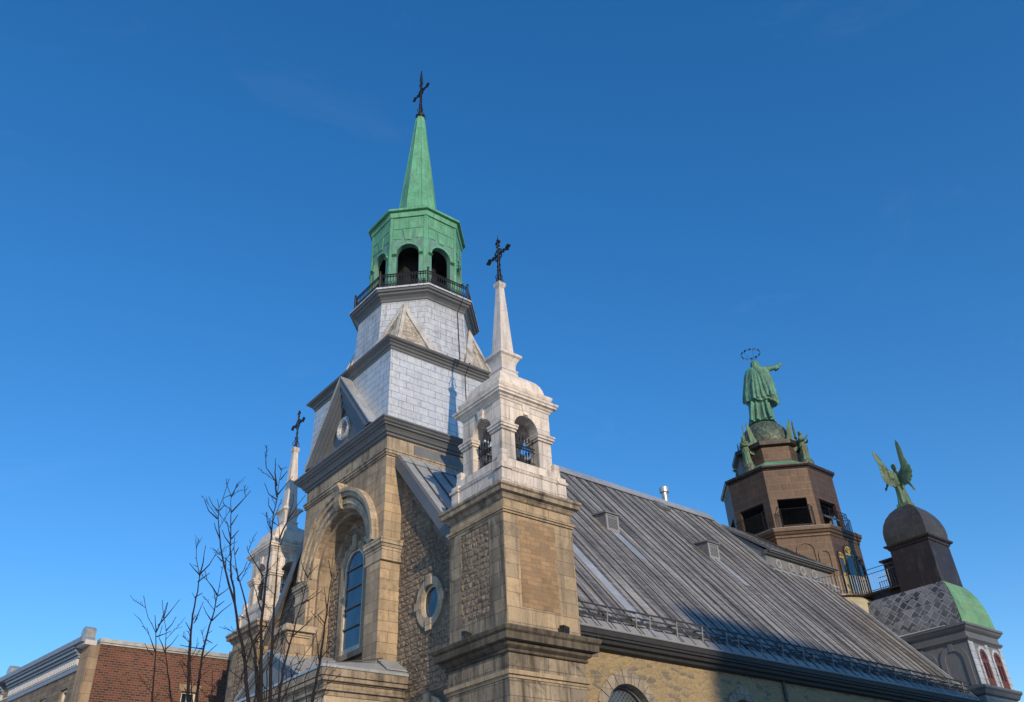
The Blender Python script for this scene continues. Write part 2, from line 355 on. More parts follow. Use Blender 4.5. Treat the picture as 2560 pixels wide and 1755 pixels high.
def glass():
    g = NG('window glass')
    n = g.noise(g.map('Object', (1,1.5,1)), 1.6, 4)
    col = g.mix((.008,.017,.032), (.035,.065,.11), g.ramp(n, [(.45,0),(.68,1)]))
    g.bump(g.noise(g.tc.outputs['Object'], 2.5, 3), .06, .02)
    g.b.inputs['Coat Weight'].default_value = .4; g.b.inputs['Coat Roughness'].default_value = .05
    return g.out(col, .12, 0, .7)
M['glass'] = glass()
def leaded():
    g = NG('leaded glass')
    col, fac = g.brick(g.map('UV', rot=(0,0,rad(45))), .11, .11, .016, (.02,.03,.04), (.05,.065,.08), (.11,.12,.125), .1, 0)
    g.bump(fac, .3, .01)
    return g.out(col, .3, 0, .5)
M['leaded'] = leaded()
def roofmat():
    g = NG('weathered standing seam roof')
    uv = g.tc.outputs['UV']
    # long streaks running down the slope, cross-mottling, panel to panel variation
    a = g.noise(g.map('UV', (3.4,.13,1)), 1.0, 7, .68)
    b = g.noise(g.map('UV', (.55,4.2,1), rot=(0,0,.22)), 1.6, 5, .7, .5)
    c, f = g.brick(g.map('UV', rot=(0,0,rad(90)), loc=(.0,.31,0)), 60, .62, .0, (1.09,1.09,1.09), (.92,.92,.92), (1,1,1))
    big = g.noise(g.map('UV', (1,1,1)), .25, 4, .6)
    base = g.mix((.36,.345,.325), (.085,.078,.073), g.ramp(a, [(.41,0),(.57,1)]))
    base = g.mix(base, (.47,.455,.435), g.math('MULTIPLY', g.ramp(b, [(.48,0),(.66,1)]), .32))
    base = g.mix(base, (.085,.08,.081), g.math('MULTIPLY', g.ramp(g.noise(g.map('UV', (1.5,3.5,1), rot=(0,0,-.2)), 1.9, 6, .7), [(.48,0),(.64,1)]), .42))
    base = g.mix(base, c, .75, 'MULTIPLY')
    base = g.mix(base, g.ramp(big, [(.35,(.8,.79,.78)),(.65,(1.2,1.2,1.2))]), .9, 'MULTIPLY')
    g.bump(g.noise(uv, 9, 4), .12, .01)
    return g.out(base, .5, .15)
M['roof'] = roofmat()
def brickmat():
    g = NG('red brick')
    col, fac = g.brick(g.tc.outputs['UV'], .25, .098, .016, (.19,.056,.027), (.07,.023,.014), (.16,.115,.09), .1)
    n = g.noise(g.tc.outputs['Object'], .5, 6)
    col = g.mix(col, g.ramp(n, [(.3,(.7,.68,.68)),(.7,(1.2,1.2,1.2))]), .9, 'MULTIPLY')
    g.bump(g.math('MULTIPLY', fac, -1), .4, .01)
    return g.out(col, .9)
M['brick'] = brickmat()
M['brickfront'] = stone('grey brown facade stone', (.22,.17,.125), .5, .2, .012, .3, seed=21, dirt_amt=.3)
M['sandquoin'] = stone('brown sandstone', (.29,.21,.14), .9, .5, .008, .15, seed=22, dirt_amt=.3)
M['bluepaint'] = plain('blue grey painted cornice', (.20,.235,.285), .55, 0, .15)
M['ltpaint'] = plain('pale painted cornice', (.55,.52,.50), .55, 0, .1)
def verd(name, c1, c2, rust, amt):
    g = NG(name); ob = g.tc.outputs['Object']
    n = g.noise(ob, 2.2, 6, .7, .4)
    col = g.mix(c1, c2, g.ramp(n, [(.35,0),(.62,1)]))
    dk = g.noise(g.map('Object', (3,3,.6)), 2.0, 6, .7)
    col = g.mix(col, (.035,.06,.045), g.math('MULTIPLY', g.ramp(dk, [(.48,0),(.64,1)]), .85))
    sx = g.n.new('ShaderNodeSeparateXYZ'); g.L(ob, sx.inputs[0])
    # soldered seams of the copper sheets: thin rust lines
    wob = g.noise(ob, 1.2, 3)
    zz = g.math('ADD', sx.outputs[2], g.math('MULTIPLY', wob, .35))
    l1 = g.math('LESS_THAN', g.math('FRACT', g.math('MULTIPLY', zz, 1.9), 0), .07)
    xx = g.math('ADD', g.math('ADD', sx.outputs[0], g.math('MULTIPLY', sx.outputs[1], .6)), g.math('MULTIPLY', wob, .3))
    l2 = g.math('LESS_THAN', g.math('FRACT', g.math('MULTIPLY', xx, 2.3), 0), .06)
    ln = g.math('MAXIMUM', l1, l2)
    br = g.ramp(g.noise(ob, 3.5, 4), [(.4,0),(.55,1)])
    col = g.mix(col, rust, g.math('MULTIPLY', g.math('MULTIPLY', ln, br), amt))
    g.bump(g.noise(ob, 12, 5), .3, .02)
    return g.out(col, .6, .0)
M['statue'] = verd('statue verdigris', (.12,.31,.195), (.065,.20,.135), (.17,.075,.03), .85)
M['angel'] = verd('angel verdigris', (.09,.215,.13), (.14,.165,.065), (.20,.08,.03), .6)
M['wing'] = verd('wing verdigris', (.10,.235,.14), (.12,.15,.075), (.07,.09,.045), .5)
M['wood'] = stone('flaking white boards', (.50,.45,.38), .5, .12, .014, .25, dirt=(.10,.065,.04), dirt_amt=.9, streak=.7, big=.5, seed=31, light=(.42,.30,.12))
M['asphalt'] = plain('asphalt', (.05,.05,.052), .9, 0, .3, 8)
M['paving'] = stone('bright bounce paving', (.60,.60,.60), .6, .3, .01, .2, seed=33)  # paleness added to bounce fill light onto the shaded walls
M['houses'] = brickmat()

# ------------------------------------------------------------------ ground
def structure(name, mb, m): o = mb.build(name, m); o['kind'] = 'structure'; return o
g = MB(); g.add([(-900,-900,0),(900,-900,0),(900,900,0),(-900,900,0)], [(0,1,2,3)]); structure('ground', g, M['paving'])
g = MB(); g.add([(-60,-22,.004),(90,-22,.004),(90,-14,.004),(-60,-14,.004)], [(0,1,2,3)]); structure('road', g, M['asphalt'])
g = MB(); g.box(-60,90,-14,-13.6,-.02,.13); structure('kerb', g, M['trim'])
# ------------------------------------------------------------------ the chapel
chapel = empty('chapel', (0,0,0), 'tan stone chapel with green copper spire, grey metal roof and two pale corner turrets', 'church')
RZ = 19.067; RM = 1.18390; RL = math.sqrt(1+RM*RM)
def roofpt(x, y, off=0): return (x, y - (off*RM/RL if y <= 0 else -off*RM/RL), RZ-RM*abs(y)+off/RL)
# --- bell tower: stone body with a deep arched recess
b = MB(); H = 3.04
b.box(-2.3, 3.05, -H, H, 0, 16.13)
b.wall(FX(-H), [(-H,0),(-H,16.13),(H,16.13),(H,0)], [arch(0,2.02,7.9,12.25,24)], 0, -(H-2.3))
tower = b.build('bell_tower', M['tower'], chapel)
b = MB()
def trimring(mb, fr, c, spring, r0, r1, d0, d1, sill=None, n=24):
    a0 = arch(c, r0, sill if sill is not None else spring-.01, spring, n); a1 = arch(c, r1, sill if sill is not None else spring-.01, spring, n)
    mb.ring(fr, a0, a1, d0, d1)
f = FX(-H)

for r0,r1,d in ((2.0,2.15,.04),(2.15,2.34,.13),(2.34,2.43,.06),(2.43,2.60,.19),(2.60,2.73,.27)): trimring(b, f, 0, 12.3, r0, r1, d, -.2)

b.build('archivolt', M['trim'], tower)
b = MB(); trimring(b, f, 0, 12.25, 1.86, 2.015, -.22, -.735, 7.9); b.build('inner_arch_order', M['wintrim'], tower)  # darker stone colour stands in for the shaded intrados
b = MB()
pr = [(14.30,.16,.20),(14.42,.24,.20),(14.62,.30,.21),(14.85,.25,.23),(15.02,.30,.25),(15.15,.42,.27),(15.26,.38,.26)]
b.rings([[f(-w,-.02,z),f(w,-.02,z),f(w,d,z),f(-w,d,z)] for z,d,w in pr])
b.build('keystone', M['trim'], tower)
b = MB()
for s in (-1,1):
    a0, a1 = sorted((s*2.17, s*H)); b.fbox(f, a0, a1, 0, 11.6, 0, .07)
b.build('pilaster', M['tower'], tower)
for s in (-1,1):
    b = MB(); a0, a1 = sorted((s*2.06, s*(H)))
    for z0, z1, d in ((11.86,11.96,.09),(11.96,12.06,.13),(12.06,12.18,.18),(12.18,12.24,.20),(11.5,11.58,.10),(11.60,11.86,.07)):
        y0 = a0-d if s < 0 else a0-d*.3; y1 = a1+d if s > 0 else a1+d*.3
        b.box(-H-d, -1.9+d*.2 if s < 0 else -2.35, y0 if s < 0 else a0-.02, y1 if s > 0 else a1+.02, z0, z1)
    b.build('capital', M['trim'], tower)
# recess back wall: rock-faced stone round the window
b = MB(); fb = FX(-2.3)
rustic(b, fb, -1.86, 1.86, 7.9, 14.2, lambda a,z: (a*a+(max(z-12.25,0))**2 < 1.86**2) and not (abs(a) < .98 and z < 12.25 and z > 9.0) and not (a*a+max(z-12.25,0)**2 < .98**2 and z > 9), .19, .24, .46, .045)
b.build('recess_masonry', M['rust'], tower)
b = MB(); trimring(b, fb, 0, 12.25, .70, .98, .10, -.01, 9.2, 20); b.fbox(fb, -1.05, 1.05, 9.0, 9.2, -.01, .2)
b.fbox(fb, -.16, .16, 12.9, 13.5, 0, .16)
ws = b.build('window_surround', M['wintrim'], tower)
b = MB(); b.add([fb(a,.012,z) for a,z in arch(0,.66,9.2,12.25,20)], [tuple(range(23))]); b.build('window_glass', M['glass'], tower)
b = MB(); trimring(b, fb, 0, 12.25, .61, .70, .07, .0, 9.2, 20); b.fbox(fb, -.61, .61, 9.2, 9.42, 0, .06)
b.build('window_frame', M['frame'], tower)
for z in (10.13, 10.84, 11.54, 12.26):
    b = MB(); b.fbox(fb, -.61, .61, z-.03, z+.03, .013, .07); b.build('glazing_bar', M['zincdark'], tower)
# string course and frieze on the stone body
b = MB()
for z0,z1,h in ((15.38,15.46,3.09),(15.46,15.56,3.13),(15.56,15.62,3.16)): b.sq(0,0,[(h,z0),(h,z1)])
b.build('string_course', M['corn'], tower)
b = MB(); b.sq(0,0,[(3.055,15.62),(3.055,16.13)]); b.build('frieze', M['corn'], tower)
b = MB(); b.box(-1.9,3.1,-3.10,-3.062,14.6,16.05); b.build('metal_flashing', M['greyclad'], tower)
# lower zinc cornice and zinc clad stage
b = MB(); b.sq(0,0,[(3.08,16.13),(3.14,16.16),(3.14,16.24),(3.20,16.26),(3.24,16.34),(3.30,16.42),(3.37,16.44),(3.37,16.50),(3.43,16.53),(3.47,16.60),(3.52,16.63),(3.52,16.69),(3.12,16.80)])
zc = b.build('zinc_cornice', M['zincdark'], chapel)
b = MB(); b.sq(0,0,[(3.12,16.75),(3.10,17.0),(3.05,19.98)]); clad = b.build('zinc_stage', M['zinc'], chapel)
b = MB(); b.sq(0,0,[(3.05,19.9),(3.09,19.94),(3.09,20.02),(3.14,20.05),(3.17,20.12),(3.24,20.16),(3.24,20.2),(3.33,20.24),(3.36,20.28),(3.36,20.335),(2.6,20.55)])
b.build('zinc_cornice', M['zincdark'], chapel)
# front pediment standing on the cornice
b = MB(); f = FX(-3.1); pz0, pz1, pw = 16.78, 19.92, 2.50
def tri(w, z0, z1): return [(-w,z0),(0,z1),(w,z0)]
for i,(t,d) in enumerate(((0,.42),(.20,.36),(.36,.29),(.50,.22))):
    k = lambda t: [(-(pw-t*1.55),pz0),(0,pz1-t*1.9),((pw-t*1.55),pz0)]
    b.ring(f, k(t+.2 if i<1 else t+.17), k(t), d, -.02)
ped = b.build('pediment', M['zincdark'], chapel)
b = MB(); b.prism([f(a,.06,z) for a,z in tri(pw-.8,pz0,pz1-1.0)], (.06,0,0)); b.build('tympanum', M['greyclad'], ped)
b = MB()
for s in (-1,1):
    b.prism([f(s*(pw+.04),.46,pz0), f(0,.46,pz1+.05), f(0,-.03,pz1+.05), f(s*(pw+.04),-.03,pz0)], Vector((0,s*.035,.028)))
b.build('pediment_roof', M['lead'], ped)
b = MB(); b.ring(f, circ(0,17.72,.30), circ(0,17.72,.49), .16, .0, True); b.ring(f, circ(0,17.72,.37), circ(0,17.72,.44), .20, .1, True)
b.build('round_window_frame', M['zinc2'], ped)
b = MB(); b.add([f(a,.075,z) for a,z in circ(0,17.72,.31)], [tuple(range(28))]); b.build('round_window_pane', M['greyclad'], ped)
# octagonal zinc stage, corner spurs, balcony
b = MB(); b.oct(0,0,[(2.52,20.35),(2.36,23.62)]); octs = b.build('octagon_stage', M['zinc2'], chapel)
for k in (1,3,5,7):
    an = math.pi+k*math.pi/4; n = Vector((math.cos(an),math.sin(an),0)); u = Vector((-n.y,n.x,0))
    P = lambda a,d,z: n*d+u*a+Vector((0,0,z))
    apex = P(0,2.42,23.40); c0 = P(0,3.62,20.50); l = P(-1.66,2.46,20.45); r = P(1.66,2.46,20.45); bk = P(0,2.0,20.45)
    b = MB(); b.add([apex,c0,l,r,bk], [(0,1,2),(0,3,1),(0,2,4),(0,4,3),(1,3,4,2)])
    sp = b.build('corner_spur', M['wood'], octs)
    b = MB()
    for q in (l, r):
        mid = (apex+q)/2; side = (c0-q).normalized(); w = .42
        nn = (q-apex).cross(c0-apex).normalized()
        if nn.dot(n) < 0: nn = -nn
        b.prism([apex+nn*.02, q+nn*.02, q+side*w+nn*.02, apex+(c0-apex)*.12+nn*.02], nn*.05)
        b.prism([apex+nn*.02+(c0-apex)*.0, c0+nn*.02, c0+(q-c0).normalized()*.16+nn*.02, apex+(q-apex)*.07+nn*.02], nn*.04)
    b.build('spur_board', M['whitepaint'], sp)
b = MB(); b.oct(0,0,[(2.36,23.5),(2.36,23.6),(2.40,23.63),(2.42,23.72),(2.50,23.82),(2.60,23.88),(2.62,23.95),(2.70,23.98),(2.72,24.08),(2.76,24.10),(2.76,24.16),(2.0,24.24)])
balc = b.build('balcony', M['zincdark'], chapel)
b = MB(); b.oct(0,0,[(2.765,24.085),(2.765,24.17),(2.6,24.2)],cap0=False); b.build('balcony_edge', M['zinc2'], balc)
RR = 2.56; hw = RR*K
for k in range(8):
    f = octframe(0,0,RR,k); b = MB()
    for z,t in ((24.34,.022),(24.46,.015),(24.86,.018),(24.99,.026)): b.tube([f(-hw,0,z),f(hw,0,z)], t, 5)
    n = 17
    for i in range(n):
        a = -hw+.10+(2*hw-.2)*i/(n-1); b.tube([f(a,0,24.34),f(a,0,24.99)], .017, 4)
    for i in range(n-1):
        a = -hw+.10+(2*hw-.2)*(i+.5)/(n-1)
        b.ring(f, circ(a,24.925,.038,None,8), circ(a,24.925,.056,None,8), .008, -.008, True)
        b.ring(f, circ(a,24.40,.034,None,8), circ(a,24.40,.05,None,8), .008, -.008, True)
        b.tube([f(a,0,24.46),f(a,0,24.62)], .02, 4)
    b.build('railing_panel', M['iron'], balc)
    b = MB(); x,y,_ = f(hw,0,0)
    b.lathe(x,y,[(.05,24.2),(.05,25.06),(.03,25.08),(.055,25.13),(.05,25.18),(.01,25.22)],8); b.build('railing_post', M['iron'], balc)
# belfry
b = MB(); RB = 1.99; hb = RB*K
for k in range(8):
    f = octframe(0,0,RB,k)
    b.wall(f, [(-hb,24.2),(-hb,29.0),(hb,29.0),(hb,24.2)], [arch(0,.51,24.35,26.6,16)], 0, -.25)
bel = b.build('belfry', M['greenplate'], chapel)
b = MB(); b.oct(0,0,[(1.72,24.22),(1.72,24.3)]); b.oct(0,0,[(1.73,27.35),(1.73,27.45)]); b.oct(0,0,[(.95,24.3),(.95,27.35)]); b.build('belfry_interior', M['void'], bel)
for k in range(8):
    f = octframe(0,0,RB,k); b = MB()
    trimring(b, f, 0, 26.6, .515, .60, .035, 0, None, 14)
    for s in (-1,1):
        a0,a1 = sorted((s*.50,s*.70)); P = [f(a,d,z) for a,d,z in ((a0,0,26.64),(a1,0,26.64),(a1,.14,26.50),(a0,.14,26.50),(a0,0,26.44),(a1,0,26.44))]
        b.add(P, [(0,1,2,3),(3,2,5,4),(0,3,4),(1,5,2),(0,4,5,1)])
    b.prism([f(a,0,z) for a,z in ((-.25,28.0),(.25,28.0),(.13,27.36),(-.13,27.36))], Vector(f(0,.04,0))-Vector(f(0,0,0)))
    for a0,a1,z0,z1 in ((-.70,.70,28.05,28.68),(-.70,-.33,27.45,27.98),(.33,.70,27.45,27.98)): b.fbox(f,a0,a1,z0,z1,0,.022)
    for s in (-1,1):
        a0,a1 = sorted((s*.725,s*(hb+.012))); b.fbox(f,a0,a1,24.22,28.72,0,.03)
    b.build('arch_hood', M['green'], bel)
b = MB(); b.oct(0,0,[(2.0,28.72),(2.06,28.74),(2.08,28.98),(2.08,29.02),(2.21,29.04),(2.22,29.14),(1.1,29.78),(.9,29.82)]); br_ = b.build('belfry_roof', M['green'], chapel)
b = MB(); b.oct(0,0,[(1.18,29.62),(.98,30.0),(.90,30.5),(.80,31.6),(.19,37.7)]); spire = b.build('spire', M['green'], chapel)
for k in range(8):
    an = math.pi+(k+.5)*math.pi/4; c = 1/math.cos(math.pi/8); b = MB()
    pts = [(math.cos(an)*R*c, math.sin(an)*R*c, z) for R,z in ((1.19,29.64),(.985,30.0),(.905,30.5),(.805,31.6),(.2,37.65))]
    b.tube(pts, .018, 4); b.build('hip_seam', M['green'], spire)
b = MB(); b.lathe(0,0,[(.20,37.6),(.27,37.66),(.27,37.78),(.2,37.86),(.08,38.0)],14); b.build('spire_collar', M['iron'], spire)
b = MB(); b.tube([(.52,-3.14,16.8),(.47,-3.08,19.9),(.5,-3.4,20.36),(.62,-2.56,20.6),(.6,-2.42,23.5),(.66,-2.78,24.15)], .016, 5); b.build('lightning_cable', M['iron'], chapel)

# ------------------------------------------------------------------ ornate iron crosses (arms along the facade)
def make_cross(name, loc, hgt, armz, arm, t, label):
    r = empty(name, loc, label, 'cross', 'iron crosses on the chapel spires')
    b = MB(); b.tube([(0,0,-.1),(0,0,armz+arm*1.05)], t, 6); 
    for s in (-1,1): b.tube([(0,s*t*2.2,0),(0,s*t*1.9,armz-arm*.1)], t*.45, 5)
    b.lathe(0,0,[(t*2.6,0),(t*2.6,.06),(t*1.2,.12)],8)
    b.build('post', M['iron'], r)
    b = MB()
    for dy in (-1,1): b.tube([(0,-arm,armz+dy*t*.9),(0,arm,armz+dy*t*.9)], t*.55, 5)
    b.build('crossarm', M['iron'], r)
    fr = frame((0,0,0),(0,1,0),(-1,0,0)); b = MB()
    ends = [(-arm,armz,-1,0),(arm,armz,1,0),(0,armz+arm*1.05,0,1)]
    q = arm*.17
    for a,z,da,dz in ends:
        for ca,cz in ((a+da*q*.7,z+dz*q*.7),(a+dz*q*.8-da*q*.3,z+da*q*.8-dz*q*.3),(a-dz*q*.8-da*q*.3,z-da*q*.8-dz*q*.3)):
            b.ring(fr, circ(ca,cz,q*.35,None,9), circ(ca,cz,q*.66,None,9), t*.7, -t*.7, True)
    b.build('trefoil', M['iron'], r)
    b = MB()
    for i in range(-3,4):
        if i: b.ring(fr, circ(i*arm*.27,armz+q*.55,q*.22,None,8), circ(i*arm*.27,armz+q*.55,q*.45,None,8), t*.5,-t*.5,True); b.ring(fr, circ(i*arm*.27,armz-q*.55,q*.22,None,8), circ(i*arm*.27,armz-q*.55,q*.45,None,8), t*.5,-t*.5,True)
    for z in (armz*.42, armz*.6, armz*.8, armz+arm*.4, armz+arm*.7):
        for s in (-1,1): b.ring(fr, circ(s*q*.6,z,q*.25,None,8), circ(s*q*.6,z,q*.48,None,8), t*.5,-t*.5,True)
    for s in (-1,1): b.ring(fr, circ(s*arm*.2,armz-arm*.2,arm*.11,None,10), circ(s*arm*.2,armz-arm*.2,arm*.17,None,10), t*.5,-t*.5,True); b.ring(fr, circ(s*arm*.2,armz+arm*.2,arm*.11,None,10), circ(s*arm*.2,armz+arm*.2,arm*.17,None,10), t*.5,-t*.5,True)
    b.build('scrollwork', M['iron'], r)
    b = MB()
    for ax in ((0,1),(1,0)):
        for s in (-1,1):
            b.tube([(ax[0]*s*d,ax[1]*s*d,z) for d,z in ((t*1.5,.04),(arm*.26,armz*.07),(arm*.30,armz*.14),(arm*.2,armz*.22),(t*2,armz*.30),(arm*.12,armz*.38),(arm*.16,armz*.43))], t*.5, 5)
    b.build('base_scroll', M['iron'], r)
    b = MB(); b.tube([(0,0,armz+arm),(0,0,hgt)], [t*.9,t*.2], 5)
    if arm > .65: b.lathe(0,0,[(t*.6,armz+arm*1.2),(t*2.4,armz+arm*1.45),(t*.5,hgt)],6)
    b.build('finial', M['iron'], r)
    return r
make_cross('spire_cross', (0,0,37.93), 3.62, 1.80, .66, .045, 'tallest ornate black iron cross, on the tip of the green copper spire')

# ------------------------------------------------------------------ corner turrets
PX, PY = -1.557, -7.987
b = MB(); b.sq(0,0,[(1.34,0),(1.34,7.25)]); b.sq(0,0,[(1.30,7.75),(1.30,11.55)])
for z0,z1,h in ((6.55,6.63,1.38),(6.63,6.74,1.44),(11.08,11.14,1.35),(11.14,11.22,1.39)): b.sq(0,0,[(h,z0),(h,z1)])
tur = b.build('turret', M['pier'], chapel, (PX,PY,0))
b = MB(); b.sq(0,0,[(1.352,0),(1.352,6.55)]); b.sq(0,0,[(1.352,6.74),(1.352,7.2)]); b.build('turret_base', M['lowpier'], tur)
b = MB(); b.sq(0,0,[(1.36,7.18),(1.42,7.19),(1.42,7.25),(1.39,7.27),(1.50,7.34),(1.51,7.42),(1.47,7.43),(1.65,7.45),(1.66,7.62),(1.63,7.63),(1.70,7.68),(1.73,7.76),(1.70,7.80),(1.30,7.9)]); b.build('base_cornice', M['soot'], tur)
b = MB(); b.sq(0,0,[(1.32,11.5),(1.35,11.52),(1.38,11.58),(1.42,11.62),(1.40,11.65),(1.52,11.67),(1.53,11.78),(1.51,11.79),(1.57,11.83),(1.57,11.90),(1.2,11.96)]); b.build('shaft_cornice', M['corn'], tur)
# raised corner strips round the sunk panels
for ax in range(4):
    an = -math.pi/2*ax; n = Vector((-math.cos(an),-math.sin(an),0)); u = Vector((-n.y,n.x,0)); u = Vector((n.y,-n.x,0)) if False else u
    f = frame((n.x*1.30,n.y*1.30,0), u, n)
    if ax in (0,2):
        b = MB(); o = -.12 if ax==0 else .12
        for a0,a1,z0,z1 in ((-1.30,-.72,7.9,11.08),(.62,1.30,7.9,11.08),(-.72,.62,7.9,8.38),(-.72,.62,10.97,11.08)): b.fbox(f, a0 if ax==0 else -a1, a1 if ax==0 else -a0, z0, z1, 0, .03)
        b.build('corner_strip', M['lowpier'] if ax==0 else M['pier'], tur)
        b = MB(); rustic(b, f, -.72, .62, 8.38, 10.97, lambda a,z: True, .19, .2, .42, .042); b.build('rock_faced_panel', M['rust'], tur)
    else:
        b = MB(); b.fbox(f, -.76, .62, 8.45, 10.99, -.01, .006); b.build('coursed_panel', M['panel'], tur)
# open lantern
b = MB(); h = 1.0
for ax in range(4):
    an = math.pi+ax*math.pi/2; n = Vector((math.cos(an),math.sin(an),0)); u = Vector((-n.y,n.x,0)); f = frame((n.x*h,n.y*h,0),u,n)
    e = h if ax % 2 == 0 else h-.40
    b.wall(f, [(-e,12.66),(-e,15.12),(e,15.12),(e,12.66)], [arch(0,.48,12.96,14.22,16)], 0, -.40)
b.box(-.6,.6,-.6,.6,14.95,15.05)
lan = b.build('lantern', M['white'], tur)
b = MB()
b.sq(0,0,[(1.16,12.66),(1.16,12.92),(1.02,12.96)],cap1=False)
b.sq(0,0,[(1.21,11.93),(1.21,12.50),(1.24,12.52),(1.26,12.58),(1.26,12.63),(1.15,12.68)])
for sx in (-1,1):
    for sy in (-1,1):
        b.box(*sorted((sx*.93,sx*1.27)), *sorted((sy*.93,sy*1.27)), 11.94, 12.72); b.box(*sorted((sx*.90,sx*1.32)), *sorted((sy*.90,sy*1.32)), 12.50, 12.58)
        b.box(*sorted((sx*.93,sx*1.15)), *sorted((sy*.93,sy*1.15)), 12.72, 13.2)
        b.box(*sorted((sx*.44,sx*1.045)), *sorted((sy*.44,sy*1.045)), 13.98, 14.06); b.box(*sorted((sx*.41,sx*1.09)), *sorted((sy*.41,sy*1.09)), 14.06, 14.15); b.box(*sorted((sx*.40,sx*1.115)), *sorted((sy*.40,sy*1.115)), 14.15, 14.21)
b.build('lantern_pedestal', M['white'], tur)
for ax in range(4):
    an = math.pi+ax*math.pi/2; n = Vector((math.cos(an),math.sin(an),0)); u = Vector((-n.y,n.x,0)); f = frame((n.x*h,n.y*h,0),u,n)
    b = MB(); b.prism([f(a,0,z) for a,z in ((-.16,15.08),(.16,15.08),(.10,14.72),(-.10,14.72))], n*.05)
    b.build('lantern_keystone', M['white'], tur)
    f = frame((n.x*(h-.2),n.y*(h-.2),0),u,n); b = MB()
    for z,t in ((13.06,.02),(13.22,.014),(13.60,.018),(13.72,.018)): b.tube([f(-.48,0,z),f(.48,0,z)], t, 4)
    for i in range(7):
        a = -.40+.8*i/6; top = 13.98 if i % 2 else 13.92
        b.tube([f(a,0,13.06),f(a,0,top)], .013, 4); b.lathe(*f(a,0,0)[:2], [(.012,top-.04),(.032,top+.02),(.004,top+.11)], 6)
        b.ring(f, circ(a+.066,13.66,.03,None,8), circ(a+.066,13.66,.05,None,8), .008,-.008,True) if i < 6 else None
        b.ring(f, circ(a+.066,13.14,.03,None,8), circ(a+.066,13.14,.05,None,8), .008,-.008,True) if i < 6 else None
        b.tube([f(a-.05,0,top-.05),f(a+.05,0,top-.05)], .010, 4)
    b.build('iron_railing', M['iron'], tur)
b = MB(); b.sq(0,0,[(1.0,15.04),(1.03,15.06),(1.05,15.11),(1.09,15.13),(1.12,15.18),(1.20,15.21),(1.20,15.27),(1.24,15.30),(1.25,15.37),(1.06,15.42),(1.05,15.50),(1.09,15.53),(1.12,15.60),(1.12,15.66),(.97,15.70),(.935,15.74),(.925,15.86),(.895,16.0),(.84,16.14),(.76,16.27),(.66,16.37),(.54,16.46),(.43,16.52),(.36,16.57),(.33,16.74),(.36,16.76),(.36,16.80),(.30,16.83),(.30,17.0),(.33,17.14),(.40,17.28),(.47,17.33),(.47,17.42),(.43,17.46),(.30,17.50)])
b.build('lantern_roof', M['whitesmooth'], tur)
b = MB(); b.sq(0,0,[(.275,17.45),(.105,20.43)]); tsp = b.build('turret_spire', M['whitesmooth'], tur)
b = MB(); b.sq(0,0,[(.11,20.40),(.16,20.50),(.16,20.62),(.05,20.72)]); b.build('spire_cap', M['white'], tur)
b = MB()
for hh,z in ((1.53,11.90),(1.66,7.79)):
    for i in range(46):
        t = -hh+2*hh*i/45
        for (x,y) in ((t,-hh),(-hh,t)):
            if rnd.random() < .8: b.tube([(x,y,z),(x+rnd.uniform(-.03,.03),y+rnd.uniform(-.03,.03),z+.12)], .004, 3)
b.build('bird_spikes', M['rail'], tur)['kind'] = 'stuff'
for (x,y,rz) in ((-1.45,.35,0),(.55,-1.48,1)):
    b = MB(); b.box(x-.09,x+.09,y-.1,y+.1,7.84,7.92); b.prism([(x-.1,y-.11,7.92),(x+.1,y-.11,7.92),(x+.1,y-.11,8.02),(x-.1,y-.11,8.06)], (0,.2,.03)); b.build('floodlight', M['iron'], tur)
tur2 = copy_tree(tur, chapel, (PX,-PY,0))
make_cross('turret_cross', (PX,PY,20.69), 2.25, 1.30, .58, .034, 'ornate black iron cross on the near pale turret, right of the green belfry')
make_cross('turret_cross', (PX,-PY,20.69), 2.0, 1.30, .58, .034, 'ornate black iron cross on the far turret, left of the bell tower')

